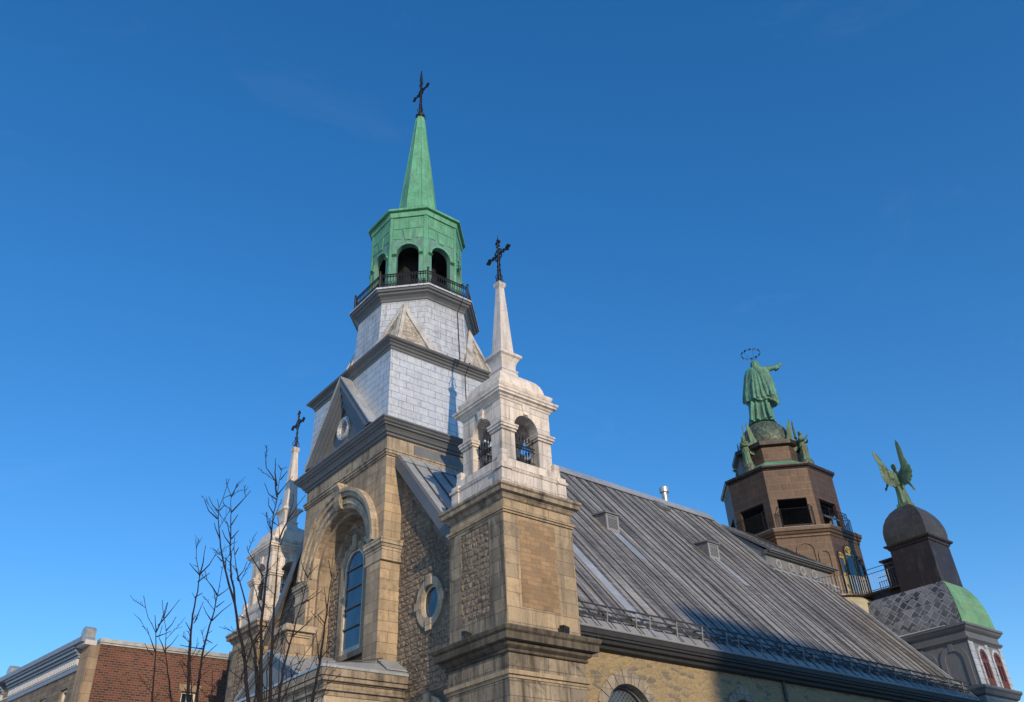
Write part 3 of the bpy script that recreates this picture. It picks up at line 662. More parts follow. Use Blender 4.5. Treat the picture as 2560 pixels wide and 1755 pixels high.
# ------------------------------------------------------------------ gable front between tower and turrets
GX = -2.35
for s in (-1,1):
    f = FX(GX); y0, y1 = 3.0, 6.75
    out = [(s*y0,0),(s*y0,RZ-RM*y0-.12),(s*y1,RZ-RM*y1-.12),(s*y1,0)]
    hole = circ(s*4.90,9.72,.47,.53,28); hole2 = arch(s*4.95,.55,3.2,6.0,14)
    b = MB(); b.wall(f, out, [hole,hole2], 0, -.4)
    gw = b.build('gable_wall', M['rustbed'], chapel)
    b = MB(); y_a,y_b = sorted((s*3.05,s*6.7))
    rustic(b, f, y_a, y_b, 2.0, 15.5, lambda a,z: z < RZ-RM*abs(a)-.85 and ((abs(a)-4.90)/.78)**2+((z-9.72)/.82)**2 > 1 and not (abs(abs(a)-4.95) < .95 and z < 6.2) and (abs(a)-4.95)**2+max(z-6.0,0)**2 > .95**2, .18, .24, .50, .04)
    b.build('rock_faced_masonry', M['rust'], gw)
    b = MB(); b.ring(f, [(s*a if s>0 else a*1, z) for a,z in circ(s*4.90,9.72,.46,.54,28)], circ(s*4.90,9.72,.74,.80,28), .06, -.05, True)
    b.fbox(f, s*4.90-.15, s*4.90+.15, 10.24, 10.60, 0, .10); b.fbox(f, s*4.90-.15, s*4.90+.15, 8.84, 9.2, 0, .10); b.fbox(f, s*4.90-.82, s*4.90-.5, 9.6, 9.84, 0, .08); b.fbox(f, s*4.90+.5, s*4.90+.82, 9.6, 9.84, 0, .08)
    b.build('oculus_surround', M['trim'], gw)
    b = MB(); b.add([f(a,-.10,z) for a,z in circ(s*4.90,9.72,.46,.54)], [tuple(range(28))]); b.build('oculus_glass', M['glass'], gw)
    b = MB(); b.ring(f, circ(s*4.90,9.72,.41,.48,28), circ(s*4.90,9.72,.46,.54,28), -.05, -.11, True); b.build('oculus_frame', M['frame'], gw)
    b = MB(); trimring(b, f, s*4.95, 6.0, .55, .92, .10, -.1, 3.2, 16); b.fbox(f, s*4.95-.16, s*4.95+.16, 6.5, 7.0, 0, .17); b.build('door_surround', M['trim'], gw)
    b = MB(); b.add([f(a,-.3,z) for a,z in arch(s*4.95,.56,3.2,6.0,14)], [tuple(range(17))]); b.build('arched_glass', M['glass'], gw)
    # smooth ashlar copings under the rake
    b = MB(); b.prism([f(s*a,.0,z) for a,z in ((3.05,RZ-RM*3.05-.14),(6.72,RZ-RM*6.72-.14),(6.72,RZ-RM*6.72-.95),(3.05,RZ-RM*3.05-.95))], (-.04,0,0)); b.build('gable_coping', M['brickfront'], gw)

# ------------------------------------------------------------------ nave: walls and roof
NX1 = 23.84; WY = -8.62; EY = -9.04
win = [(2.07,5.2,7.03,.92,'big'),(7.5,5.2,7.12,.62,'small'),(13.2,5.2,7.05,.62,'small')]
f = FY(WY)
b = MB(); x0 = -.35
b.wall(f, [(x0,0),(x0,8.3),(NX1-.2,8.3),(NX1-.2,0)], [arch(2.12,1.0,3.2,6.03,20),arch(7.55,.62,3.6,6.45,16),arch(13.3,1.0,3.2,6.03,20),arch(18.6,.62,3.6,6.45,16)], 0, -.6)
b.box(x0, NX1-.2, -WY-.6, -WY, 0, 8.3)
b.box(NX1-.5, NX1-.2, WY+.6, -WY-.6, 0, 8.3)
nw = b.build('nave_wall', M['rubble'], chapel)
for c,r,sp in ((2.12,1.0,6.03),(7.55,.62,6.45),(13.3,1.0,6.03),(18.6,.62,6.45)):
    b = MB(); n = 11
    for i in range(n):
        t0 = math.pi*i/n+.012; t1 = math.pi*(i+1)/n-.012; e = .06 if i == n//2 else 0
        P = [(c-q*math.cos(t), sp+q*math.sin(t)) for t,q in ((t0,r-.02),((t0+t1)/2,r-.02),(t1,r-.02),(t1,r+.32+e),((t0+t1)/2,r+.335+e),(t0,r+.32+e))]
        b.prism([f(a,.05,z) for a,z in P], (0,.25,0))
    for s in (-1,1):
        for j in range(7):
            w = .34 if j % 2 else .26; a0,a1 = sorted((c+s*(r-.02),c+s*(r+w))); b.fbox(f, a0, a1, sp-.01-.4*(j+1)+.012, sp-.4*j, -.2, .05)
    sr = b.build('window_surround', M['surround'], nw)
    b = MB(); b.add([f(a,-.32,z) for a,z in arch(c,r,3.2,sp,18)], [tuple(range(21))]); b.build('leaded_glass', M['leaded'], nw)
    b = MB(); trimring(b, f, c, sp, r-.09, r, -.22, -.31, 3.2, 18); b.build('window_frame', M['zincdark'], nw)
b = MB(); b.tube([f(9.95,.06,8.0),f(9.95,.06,.2)], .06, 8)
for z in (2,4,6,7.4): b.lathe(9.95,WY-.06,[(.08,z),(.08,z+.06)],8)
b.build('downpipe', M['guard'], nw)
# roof slabs
b = MB(); RX0 = -2.62
def slope(mb, poly, o0, o1, mi=0):
    P0 = [roofpt(x,y,o0) for x,y in poly]; P1 = [Vector(roofpt(x,y,o1))-Vector(q) for (x,y),q in zip(poly,P0)]
    mb.prism(P0, P1[0], mi)
DARK = 1
slope(b, [(RX0,-.001),(18.9,-.001),(18.9,-3.06),(NX1,-3.06),(NX1,EY),(RX0,EY)], -.14, 0)
slope(b, [(RX0,.001),(RX0,-EY),(NX1,-EY),(NX1,3.06),(18.9,3.06),(18.9,.001)], -.14, 0)
x = -2.1; i = 0
while x < NX1-.1:
    if not (2.95 < x < 3.5):
        yt = -.3 if x < 18.7 else -3.15
        for s in (1,-1):
            slope(b, [(x-.014,s*yt),(x+.014,s*yt),(x+.014,s*(EY+.05)),(x-.014,s*(EY+.05))], 0, .036, DARK)
    x += .605
roof = b.build('nave_roof', [M['roof'], M['seam']], chapel)
b = MB(); slope(b, [(3.0,-.5),(3.46,-.5),(3.46,EY+.02),(3.0,EY+.02)], .004, .02); b.build('new_zinc_strip', M['lead'], roof)
b = MB()
for s in (1,-1):
    slope(b, [(3.1,-.003*s),(18.95,-.003*s),(18.95,-.46*s),(3.1,-.46*s)], .045, .075)
b.build('ridge_cap', M['lead'], roof)
for s in (1,-1):
    b = MB(); slope(b, [(RX0-.03,-2.9*s),(RX0+.08,-2.9*s),(RX0+.08,EY*s),(RX0-.03,EY*s)], -.0, .05)
    P = [roofpt(RX0-.03,-3.0*s,.05),roofpt(RX0-.03,-6.9*s,.05),roofpt(RX0-.03,-6.9*s,-.30),roofpt(RX0-.03,-3.0*s,-.30)]
    b.prism(P, (-.03,0,0)); b.build('verge_flashing', M['zincdark'], roof)
    b = MB(); slope(b, [(18.80,-.4*s),(18.97,-.4*s),(18.97,-3.1*s),(18.80,-3.1*s)], .0, .07); b.build('verge_flashing', M['lead'], roof)
    b = MB(); slope(b, [(NX1-.12,-3.3*s),(NX1+.04,-3.3*s),(NX1+.04,EY*s),(NX1-.12,EY*s)], .0, .07); b.build('verge_flashing', M['lead'], roof)
b = MB(); slope(b, [(RX0+.18,-3.05),(1.2,-3.05),(1.2,-6.45),(RX0+.18,-6.45)], .002, .012)
x = -2.1
while x < 1.2: slope(b, [(x-.016,-3.1),(x+.016,-3.1),(x+.016,-6.45),(x-.016,-6.45)], .012, .06, 1); x += .605
slope(b, [(RX0+.1,-3.03),(3.1,-3.03),(3.1,-3.34),(RX0+.1,-3.34)], .03, .06)
b.build('front_roof_sheet', [M['lead'], M['seam']], roof)
# eaves
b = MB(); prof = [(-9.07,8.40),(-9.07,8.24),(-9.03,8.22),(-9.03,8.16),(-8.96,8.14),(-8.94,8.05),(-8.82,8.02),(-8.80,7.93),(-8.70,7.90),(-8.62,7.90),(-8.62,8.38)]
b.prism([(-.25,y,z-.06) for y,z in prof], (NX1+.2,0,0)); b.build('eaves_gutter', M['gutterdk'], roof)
b = MB(); b.tube([(-.25,-9.08,8.36),(NX1,-9.08,8.36)], .035, 6); b.build('gutter_lip', M['ltclad'], roof)
b = MB(); b.prism([(-.25,-y,z-.06) for y,z in prof][::-1], (NX1+.2,0,0)); b.build('eaves_gutter', M['guard'], roof)
b = MB(); slope(b, [(-.2,EY+.26),(NX1,EY+.26),(NX1,EY-.03),(-.2,EY-.03)], .003, .02); b.build('eaves_flashing', M['ltclad'], roof)
# snow guards
xs = []; x = .1
while x < 23.6: xs.append(x); x += 1.24 if len(xs) % 4 != 3 else .62
for x in xs:
    b = MB(); p = Vector(roofpt(x,-8.84,.02)); t = p+Vector((0,-.05,.50)); q = Vector(roofpt(x,-8.47,.02)); e = Vector(roofpt(x,-9.02,.03))
    b.tube([p,t],.026,4); b.tube([p+Vector((0,-.02,.34)),q],.02,4); b.tube([q,e],.022,4); b.tube([t-Vector((0,0,.06)),q+Vector((0,.0,.22)),q],.016,4)
    b.build('snow_guard_bracket', M['snowpost'], roof)
    b = MB(); slope(b, [(x+.60,-8.4),(x+.64,-8.4),(x+.66,EY),(x+.62,EY)], .06, .075); b.build('roof_strap', M['lead'], roof)
for dz,r,dy in ((.48,.03,0),(.32,.026,.03),(.16,.03,.05),(.30,.024,.3)):
    b = MB(); b.tube([Vector(roofpt(x,-8.84,.02))+Vector((0,-.05+dy,dz+.04*math.sin(x*1.7))) for x in (-.1,4,8,12,16,20,23.7)], r, 5); b.build('snow_rail', M['guard'], roof)
# louvred dormer vents, hatch, vent pipe
for x,y in ((7.2,-4.0),(13.7,-3.93)):
    zt = RZ-RM*abs(y)+.02; w = .36; hh = .72
    yb = y+.05+hh/RM
    b = MB(); b.add([(x-w,y,zt-.02),(x-w,y,zt+hh),(x-w,yb+.2,zt+hh+.12),(x+w,y,zt-.02),(x+w,y,zt+hh),(x+w,yb+.2,zt+hh+.12)], [(0,2,1),(3,4,5),(0,1,4,3),(1,2,5,4),(0,3,5,2)]); b.build('dormer_cheek', M['greyclad'], roof)
    b = MB(); b.add([(x-w-.07,y-.1,zt+hh-.01),(x+w+.07,y-.1,zt+hh-.01),(x+w+.07,yb+.3,zt+hh+.14),(x-w-.07,yb+.3,zt+hh+.14),(x-w-.07,y-.1,zt+hh+.05),(x+w+.07,y-.1,zt+hh+.05),(x+w+.07,yb+.3,zt+hh+.2),(x-w-.07,yb+.3,zt+hh+.2)], [(0,1,2,3),(4,5,6,7),(0,1,5,4),(1,2,6,5),(3,0,4,7)]); b.build('dormer_roof', M['greyclad'], roof)
    fd = FY(y); b = MB(); b.ring(fd, rect(x-w+.09,x+w-.09,zt+.08,zt+hh-.07), rect(x-w,x+w,zt-.02,zt+hh), .03, 0, True); b.build('dormer_frame', M['ltclad'], roof)
    b = MB()
    for i in range(7): b.add([fd(a,dd,zt+.09+.066*i+z) for a,dd,z in ((x-w+.09,.012,0),(x+w-.09,.012,0),(x+w-.09,-.03,.06),(x-w+.09,-.03,.06))], [(0,1,2,3)])
    b.build('louvre', M['guard'], roof)
    b = MB(); slope(b, [(x-.30,y+.0),(x+.30,y+.0),(x+.42,y-1.3),(x-.1,y-1.3)], .004, .012); b.build('dormer_apron', M['lead'], roof)
b = MB(); p = [roofpt(xx,yy,o) for o in (.02,.16) for xx,yy in ((13.95,-.55),(14.7,-.55),(14.7,-.95),(13.95,-.95))]; b.add(p, [(0,1,2,3),(4,5,6,7),(0,1,5,4),(1,2,6,5),(2,3,7,6),(3,0,4,7)]); b.build('roof_hatch', M['greyclad'], roof)
b = MB(); b.lathe(15.8,.1,[(.15,18.8),(.15,19.62),(.24,19.64),(.25,19.90),(.2,19.93),(.05,19.95)],16); b.build('vent_pipe', M['steel'], roof, smooth=False)
for x in (4.5,8.6,15.9,18.3,12.0):
    b = MB(); b.tube([(x,0,19.1),(x,0,19.62)],.008,4); b.build('lightning_rod', M['rail'], roof)
# clerestory at the rear of the nave
b = MB(); cx1 = 24.6
b.box(18.92, cx1, -3.12, 3.12, 14.9, 16.0); b.prism([(18.93,-3.3,16.0),(18.93,0,18.7),(18.93,3.3,16.0)], (.1,0,0))
cl = b.build('clerestory_wall', M['greyclad'], chapel)
b = MB()
b.add([(18.85,0,18.76),(22.9,0,18.76),(cx1+.25,-3.46,16.06),(18.85,-3.46,16.06),(cx1+.25,3.46,16.06),(18.85,3.46,16.06)], [(0,1,2,3),(1,4,2),(0,5,4,1)])
def cpt(x,t): return (x, -3.46*t, 18.76-2.70*t)
x = 19.3
while x < 24.6:
    t0 = 0.02 if x < 22.9 else (x-22.9)/1.95; n_ = Vector((0,-2.7,3.46)).normalized()
    if t0 < .95: P = [Vector(cpt(xx,t)) for xx,t in ((x-.018,t0),(x+.018,t0),(x+.018,1),(x-.018,1))]; b.prism(P, n_*.05, 0 if int(x*10)%2 else 1)
    x += .42
b.build('clerestory_roof', [M['roof'], M['seam']], chapel)
b = MB()
for y,z0,z1 in ((-3.30,15.90,15.97),(-3.42,15.97,16.03),(-3.50,16.03,16.10)): b.box(18.86,cx1+.28,y,-3.1,z0,z1)
b.prism([(18.84,-3.50,16.10),(18.84,-3.50,15.98),(18.84,0,18.68),(18.84,0,18.80)], (.08,0,0))
for i in range(1,10): b.tube([(18.84,-3.5*i/10,16.2+2.7*(10-i)/10-.05),(18.84,-3.5*i/10,16.2+2.7*(10-i)/10)],.02,4)
b.build('clerestory_cornice', M['zincdark'], cl)
b = MB(); b.prism([(18.95,-3.12,15.32),(18.95,-3.12,15.12),(18.95,-3.42,15.03),(18.95,-3.40,15.10)], (5.7,0,0)); b.build('clerestory_flashing', M['lead'], cl)
fc = FY(-3.12)
for x in (19.85,20.9,21.9,22.92):
    b = MB(); b.ring(fc, circ(x,15.55,.13), circ(x,15.55,.25), .06, 0, True); b.ring(fc, circ(x,15.55,.05), circ(x,15.55,.09), .06, 0, True)
    b.build('round_medallion', M['ltclad'], cl)

# ------------------------------------------------------------------ entrance porch
b = MB(); b.box(-5.05,-3.12,-3.5,3.5,0,7.1); b.box(-3.12,-2.36,-3.5,-3.06,0,7.1); b.box(-3.12,-2.36,3.06,3.5,0,7.1)
porch = b.build('porch', M['trim'], chapel)
b = MB()
for z0,z1,d in ((6.98,7.05,.03),(7.05,7.12,.015),(7.12,7.20,.10),(7.20,7.32,.07),(7.32,7.36,.12),(7.36,7.46,.22),(7.46,7.49,.19),(7.49,7.70,.25)): b.box(-5.05-d,-2.36,-3.5-d,3.5+d,z0,z1)
b.build('porch_cornice', M['corn'], porch)
def pz(x, y): return 7.78+.55*min(1,max(0,(x+5.31)/2.2))
b = MB(); X0,X1,Y1 = -5.33,-3.08,3.78
b.add([(X0,-Y1,7.78),(X1,-3.06,8.22),(X1,3.06,8.22),(X0,Y1,7.78),(-2.36,-Y1,7.78),(-2.36,-3.06,8.22),(-2.36,Y1,7.78),(-2.36,3.06,8.22),
       (X0,-Y1,7.70),(X0,Y1,7.70),(-2.36,-Y1,7.70),(-2.36,Y1,7.70)],
      [(0,1,2,3),(0,4,5,1),(3,2,7,6),(0,3,9,8),(0,8,10,4),(3,6,11,9)])
for y in (-3.4,-2.8,-2.2,2.2,2.8,3.4): b.prism([(X0,y-.015,7.785),(X0,y+.015,7.785),(X1,y+.015,8.225),(X1,y-.015,8.225)], (0,0,.04), 1)
b.build('porch_roof', [M['lead'], M['seam']], porch)
b = MB(); AX = 8.92
for s in (-1,1):
    P = [(X0-.02,0,AX),(X0-.02,s*2.25,7.80),(X1,s*2.25,7.80),(X1,0,AX)]; b.prism(P, (0,s*.02,.05))
    for t in (.25,.5,.75):
        y = s*2.25*t; z = AX-(AX-7.8)*t+.05
        b.tube([(X0,y,z+.02),(X1,y,z+.02)], .02, 4)
b.build('porch_pediment_roof', M['lead'], porch)
b = MB(); b.prism([(X0+.12,-2.2,7.8),(X0+.12,0,AX-.03),(X0+.12,2.2,7.8)], (.2,0,0)); 
for s in (-1,1):
    for t,dd in ((.0,.02),(.10,.06)):
        b.prism([(X0+dd,0,AX-.02-t),(X0+dd,s*2.22,7.79-t+.1),(X0+dd,s*2.22-s*.2,7.79-t+.05),(X0+dd,0,AX-.14-t)], (.12,0,0))
b.build('porch_pediment', M['greyclad'], porch)
b = MB(); b.box(-4.90,-4.10,-.36,.36,8.75,9.48); b.box(-4.97,-4.03,-.44,.44,8.7,9.12)
pedl = b.build('statue_pedestal', M['tower'], porch)
b = MB()
for h,z0,z1 in ((.41,9.40,9.46),(.45,9.46,9.53),(.56,9.55,9.75)): b.box(-4.5-h,-4.5+h,-h,h,z0,z1)
b.build('pedestal_slab', M['trim'], porch)
b = MB(); b.prism([(-3.1,-3.1,8.26),(-2.36,-3.1,8.26),(-2.36,-3.7,7.86),(-3.1,-3.7,7.86)], (0,.02,.04)); b.build('plinth_flashing', M['lead'], porch)

# ------------------------------------------------------------------ octagonal statue tower at the rear
SX = 26.318
b = MB(); b.oct(SX,0,[(3.5,9),(3.5,18.0)]); st = b.build('statue_tower', M['brown'], chapel)
b = MB(); b.oct(SX,0,[(3.5,17.98),(3.55,18.05),(3.55,18.15),(3.62,18.2),(3.66,18.32),(3.72,18.36),(3.72,18.52),(3.0,18.6)]); b.build('gallery_cornice', M['brown'], st)
b = MB(); b.oct(SX,0,[(3.66,18.52),(3.74,18.535),(3.74,18.56),(3.0,18.62)]); b.build('gallery_deck', M['ltclad'], st)
for k in range(8):
    if k in (3,4,5): continue
    f = octframe(SX,0,3.5,k)
    if k in (0,1,7):
        b = MB()
        for c,r,sp in ((-.92,.24,16.9),(0,.43,17.2),(.92,.24,16.9)):
            trimring(b, f, c, sp, r, r+.10, .06, 0, 14.3, 16); b.add([f(a,.008,z) for a,z in arch(c,r,14.3,sp,16)], [tuple(range(19))])
        b.build('blind_arcade', M['brown'], st)
    else:
        for c,r,sp,z0 in ((-.92,.24,16.9,14.6),(0,.43,17.2,15.0 if k==2 else 14.6),(.92,.24,16.9,14.6)):
            b = MB(); trimring(b, f, c, sp, r+.02, r+.10, .07, 0, z0, 16); w = b.build('arched_window', M['browndk'], st)
            b = MB(); b.add([f(a,.006,z) for a,z in arch(c,r+.02,z0,sp,16)], [tuple(range(19))]); b.build('pane', M['glass'], w)
            b = MB(); trimring(b, f, c, sp, r-.06, r+.02, .035, 0, z0, 16)
            b.fbox(f, c-r, c+r, sp-.10, sp+.0, .006, .04); b.fbox(f, c-r, c+r, 15.9, 15.97, .006, .04)
            if r > .3:
                for t in (50,90,130): b.tube([f(c,.03,sp),f(c+r*math.cos(rad(t)),.03,sp+r*math.sin(rad(t)))], .028, 4)
            else: b.tube([f(c,.03,sp),f(c,.03,sp+r)], .022, 4); 
            if k == 2 and c < -.5: b.fbox(f, c-r+.02, c+r-.02, 14.6, 15.9, .006, .03)
            b.build('window_sash', M['yellow'] if c < .5 else M['browndk'], w)
b = MB()
for k in range(8):
    f = octframe(SX,0,3.05,k); h_ = 3.05*K
    b.wall(f, [(-h_,18.5),(-h_,22.4),(h_,22.4),(h_,18.5)], [rect(-.84,.80,18.93,20.48)], 0, -.2)
lo = b.build('lookout', M['brown'], chapel)
b = MB(); b.oct(SX,0,[(2.84,20.62),(2.84,20.75)]); b.oct(SX,0,[(2.84,18.62),(2.84,18.7)]); b.box(SX-.5,SX+.5,-.5,.5,18.7,20.6); b.build('lookout_interior', M['void'], lo)
b = MB(); b.oct(SX,0,[(3.06,22.3),(3.10,22.38),(3.2,22.42),(3.24,22.50),(3.24,22.58),(2.3,22.9)]); b.build('lookout_eave', M['browndk'], lo)
for k in (0,1,2,3,7):
    f = octframe(SX,0,3.05,k); b = MB()
    for a0 in (-.90,.86):
        b.tube([f(a0,.45,18.6),f(a0,.45,19.72),f(a0,.02,20.05)], .02, 5); b.tube([f(a0,.45,19.72),f(a0,0,19.72)], .016, 4); b.tube([f(a0,.45,18.72),f(a0,0,18.72)], .016, 4)
        for i in range(1,4): b.tube([f(a0,.11*i,18.72),f(a0,.11*i,19.72)],.01,3)
    for z in (18.72,19.72): b.tube([f(-.90,.45,z),f(.86,.45,z)], .02, 5)
    n = 15
    for i in range(-9,n):
        a = -.90+1.76*i/n
        for s in (1,-1):
            p = (a, 18.72) if s > 0 else (a, 19.72); q = (a+1.0, 18.72+s*1.0 if s > 0 else 18.72)
            t0 = max(0, (-.90-a)/1.0); t1 = min(1, (.86-a)/1.0)
            if t1 > t0+.02:
                z0 = 18.72+t0 if s > 0 else 19.72-t0; z1 = 18.72+t1 if s > 0 else 19.72-t1
                b.tube([f(a+t0,.45,z0),f(a+t1,.45,z1)], .006, 3)
    b.build('lookout_railing', M['iron'], lo)
b = MB(); f = octframe(SX,0,3.05,2); b.tube([f(-.35,.2,18.6),f(-.35,.2,19.2)], .03, 6)
b.add([f(a,d,z) for a,d,z in ((-.75,.35,19.15),(.2,.35,19.2),(.2,-.15,19.6),(-.75,-.15,19.55),(-.75,.39,19.2),(.2,.39,19.25),(.2,-.11,19.65),(-.75,-.11,19.6))], [(0,1,2,3),(4,5,6,7),(0,1,5,4),(1,2,6,5),(2,3,7,6),(3,0,4,7)])
fl = b.build('information_panel', M['steel']); tag(fl, 'grey tilted panel on a post in the right-hand opening of the statue tower', 'panel')
b = MB(); f = octframe(SX,0,3.3,0); b.lathe(*f(-1.2,.0,0)[:2], [(.08,18.6),(.16,18.66),(.17,18.8),(.10,18.95),(.05,18.98)], 10); b.lathe(*f(-1.12,.05,0)[:2], [(.06,18.92),(.13,18.98),(.13,19.1),(.05,19.2)], 10)
fl = b.build('floodlight', M['steel'], smooth=True); tag(fl, 'small pale floodlight sitting on the gallery beside the left opening of the statue tower', 'lamp')
b = MB(); b.oct(SX,0,[(1.95,22.8),(1.95,24.35)]); dr = b.build('dome_drum', M['brown'], chapel)
b = MB(); b.oct(SX,0,[(2.66,22.80),(2.62,22.86),(2.0,23.3),(1.95,23.32)]); b.build('drum_skirt', M['green'], dr)
b = MB(); b.oct(SX,0,[(1.95,24.3),(2.12,24.36),(2.2,24.4),(2.2,24.66),(1.4,24.75)]); b.build('drum_cap', M['browndk'], dr)
b = MB(); b.lathe(SX,0,[(1.60,24.70)]+[(1.62*math.cos(t), 25.2+1.72*math.sin(t)) for t in [rad(q) for q in range(0,79,6)]]+[(.34,26.9),(.0,26.92)],40)
b.build('globe', M['scalegreen'], dr, smooth=True)
for k in range(0,8,2):
    n = Vector((math.cos(math.pi+k*math.pi/4), math.sin(math.pi+k*math.pi/4),0)); b = MB(); b.lathe(SX+n.x*2.42, n.y*2.42, [(.42,22.75),(.40,23.22),(.34,23.3)],14); b.build('angel_pedestal', M['scalegreen'], dr)
# rounded apse roof, terrace and rails
AX_, AY_ = 25.0, -2.5
b = MB(); b.lathe(AX_,AY_,[(2.62,9),(2.62,11.2),(2.60,12.4),(2.53,13.1),(2.40,13.7),(2.2,14.1),(2.05,14.3),(.5,14.32)],48); ap = b.build('apse_roof', M['lichen'], chapel, smooth=True)
b = MB(); b.lathe(AX_,AY_,[(2.05,14.26),(2.28,14.28),(2.28,14.36),(2.0,14.38)],48); b.box(24.6,26.7,-6.7,-4.4,14.26,14.36); b.build('terrace_edge', M['browndk'], ap)
def railrun(pts, z0, h, mat, name, par, sp=.14, extra=()):
    b = MB(); P = [Vector(p) for p in pts]
    for z in (z0+.1, z0+h)+tuple(extra): b.tube([(p.x,p.y,z) for p in P], .02, 4)
    for i in range(len(P)-1):
        L = (P[i+1]-P[i]).length; n = max(1,int(L/sp))
        for j in range(n+1):
            p = P[i].lerp(P[i+1], j/n); b.tube([(p.x,p.y,z0),(p.x,p.y,z0+h+(.0 if j else .02))], .012 if j else .022, 4)
    return b.build(name, mat, par)
an = [rad(a) for a in range(-196,-78,8)]
railrun([(AX_+2.2*math.cos(a),AY_+2.2*math.sin(a),0) for a in an], 14.36, .95, M['rail'], 'terrace_railing', ap)
for x in (24.75,26.5): railrun([(x,-4.7,0),(x,-6.7,0)], 14.36, .95, M['rail'], 'walkway_railing', ap, .13, (15.55,))
# ------------------------------------------------------------------ rear turret with the single angel
TX, TY = 25.653, -7.696
b = MB(); b.box(TX-1.56,TX+1.56,TY-1.56,-4.2,0,11.3); cor = b.build('rear_turret', M['greyclad'], chapel)
def rr(o): return (TX-o, TX+o, TY-o, -4.0)
b = MB()
def rectloft(mb, prof, mi=0): mb.rings([[(TX-o,TY-o,z),(TX+o,TY-o,z),(TX+o,-3.6,z),(TX-o,-3.6,z)] for o,z in prof], True, True, mi)
rectloft(b, [(1.56,10.9),(1.60,10.95),(1.64,11.0),(1.70,11.05),(1.70,11.12),(1.60,11.16),(1.60,11.38),(1.66,11.42),(1.74,11.50),(1.78,11.58),(1.84,11.62),(1.84,11.72),(1.5,11.8)])
b.build('turret_cornice', M['zincdark'], cor)
b = MB(); rectloft(b, [(1.58,8.6),(1.66,8.66),(1.72,8.8),(1.80,8.9),(1.80,9.0),(1.56,9.06)]); b.build('sill_cornice', M['zincdark'], cor)
P = [(1.63,11.74),(1.62,12.1),(1.58,12.5),(1.50,12.95),(1.38,13.4),(1.24,13.7),(1.10,13.92)]
b = MB(); rectloft(b, P); bell = b.build('bell_roof', M['scale'], cor)
b = MB(); Q = [(o+.012,z) for o,z in P]
b.rings([[(TX-o,TY-o,z),(TX+o,TY-o,z)] for o,z in Q], False, False, closed=False); b.build('copper_slope', M['greenbell'], bell, fix=False)
# white snow line and icicles under the bell roof
b = MB(); b.tube([(TX-1.86,TY-.9,11.74),(TX-1.86,TY+1.2,11.74),(TX-1.86,-4.6,11.74)],[.02,.035,.04],6)
b.build('snow_line', M['ltpaint'], bell)
b = MB(); b.sq(TX,TY,[(1.06,13.85),(1.03,16.1)]); bx = b.build('copper_box', M['browndk'], cor)
b = MB(); b.box(TX-.75,TX+.75,TY+1.0,TY+1.72,13.9,15.72); b.box(TX-.9,TX+.9,TY+.9,TY+1.85,15.72,15.80); b.build('stair_door_box', M['browndk'], bx)
b = MB(); b.sq(TX,TY,[(1.04,16.04),(1.08,16.06),(1.10,16.14),(1.22,16.22),(1.24,16.30),(1.05,16.36)]); b.build('box_cornice', M['browndk'], bx)
b = MB(); b.sq(TX,TY,[(1.08,16.30),(1.12,16.7),(1.10,17.05),(1.02,17.4),(.87,17.75),(.66,18.05),(.44,18.25),(.34,18.32)]); b.build('square_dome', M['domecop'], bx)
b = MB(); b.sq(TX,TY,[(.34,18.28),(.32,18.5)]); b.build('angel_base', M['angel'], bx)
f = FY(TY-1.56)
for c in (TX-.55,TX+.80):
    b = MB(); trimring(b, f, c, 10.32, .36, .50, .07, 0, 9.06, 16); w = b.build('arched_window', M['zinc2'], cor)
    b = MB(); b.add([f(a,.006,z) for a,z in arch(c,.36,9.06,10.32,16)], [tuple(range(19))]); b.build('pane', M['glass'], w)
    b = MB(); trimring(b, f, c, 10.32, .23, .36, .05, 0, 9.06, 16); b.fbox(f, c-.3, c+.3, 10.06, 10.22, .006, .055); b.fbox(f, c-.05, c+.05, 9.06, 10.1, .006, .05); b.fbox(f, c-.3, c+.3, 9.06, 9.4, .006, .04); b.ring(f, circ(c,10.36,.08), circ(c,10.36,.14), .03, 0, True); b.build('window_sash', M['redwood'], w)
for a0,a1 in ((TX-1.58,TX-1.12),(TX+.0,TX+.25),(TX+1.36,TX+1.58)):
    b = MB(); b.fbox(f, a0, a1, 9.06, 10.95, 0, .03); b.build('pilaster_strip', M['zinc2'], cor)
f = FX(TX-1.56)
for c in (TY-.72,TY+.72):
    b = MB(); trimring(b, f, c, 10.22, .42, .66, .05, 0, 9.06, 18); b.fbox(f, c-.1, c+.1, 10.62, 10.95, 0, .07); b.build('blind_arch', M['greyclad'], cor)
# ------------------------------------------------------------------ statues
def ell(cx, cy, z, rx, ry, n, fold=0, k=9, ph=0): 
    return [(cx+rx*(1+fold*math.sin(k*t+ph)+fold*.5*math.sin((2*k+1)*t-ph*1.7))*math.cos(t), cy+ry*(1+fold*math.sin(k*t+ph)+fold*.5*math.sin((2*k+1)*t-ph*1.7))*math.sin(t), z) for t in [2*math.pi*i/n for i in range(n)]]
def ball(mb, c, r, n=16):
    rx,ry,rz = r if isinstance(r,(tuple,list)) else (r,r,r)
    mb.rings([[(c[0]+rx*math.sin(a)*math.cos(t), c[1]+ry*math.sin(a)*math.sin(t), c[2]-rz*math.cos(a)) for t in [2*math.pi*j/n for j in range(n)]] for a in [math.pi*(i+.5)/n for i in range(n)]])
def remesh(o, vox, smooth=True):
    m = o.modifiers.new('one skin', 'REMESH'); m.mode = 'VOXEL'; m.voxel_size = vox; m.use_smooth_shade = smooth
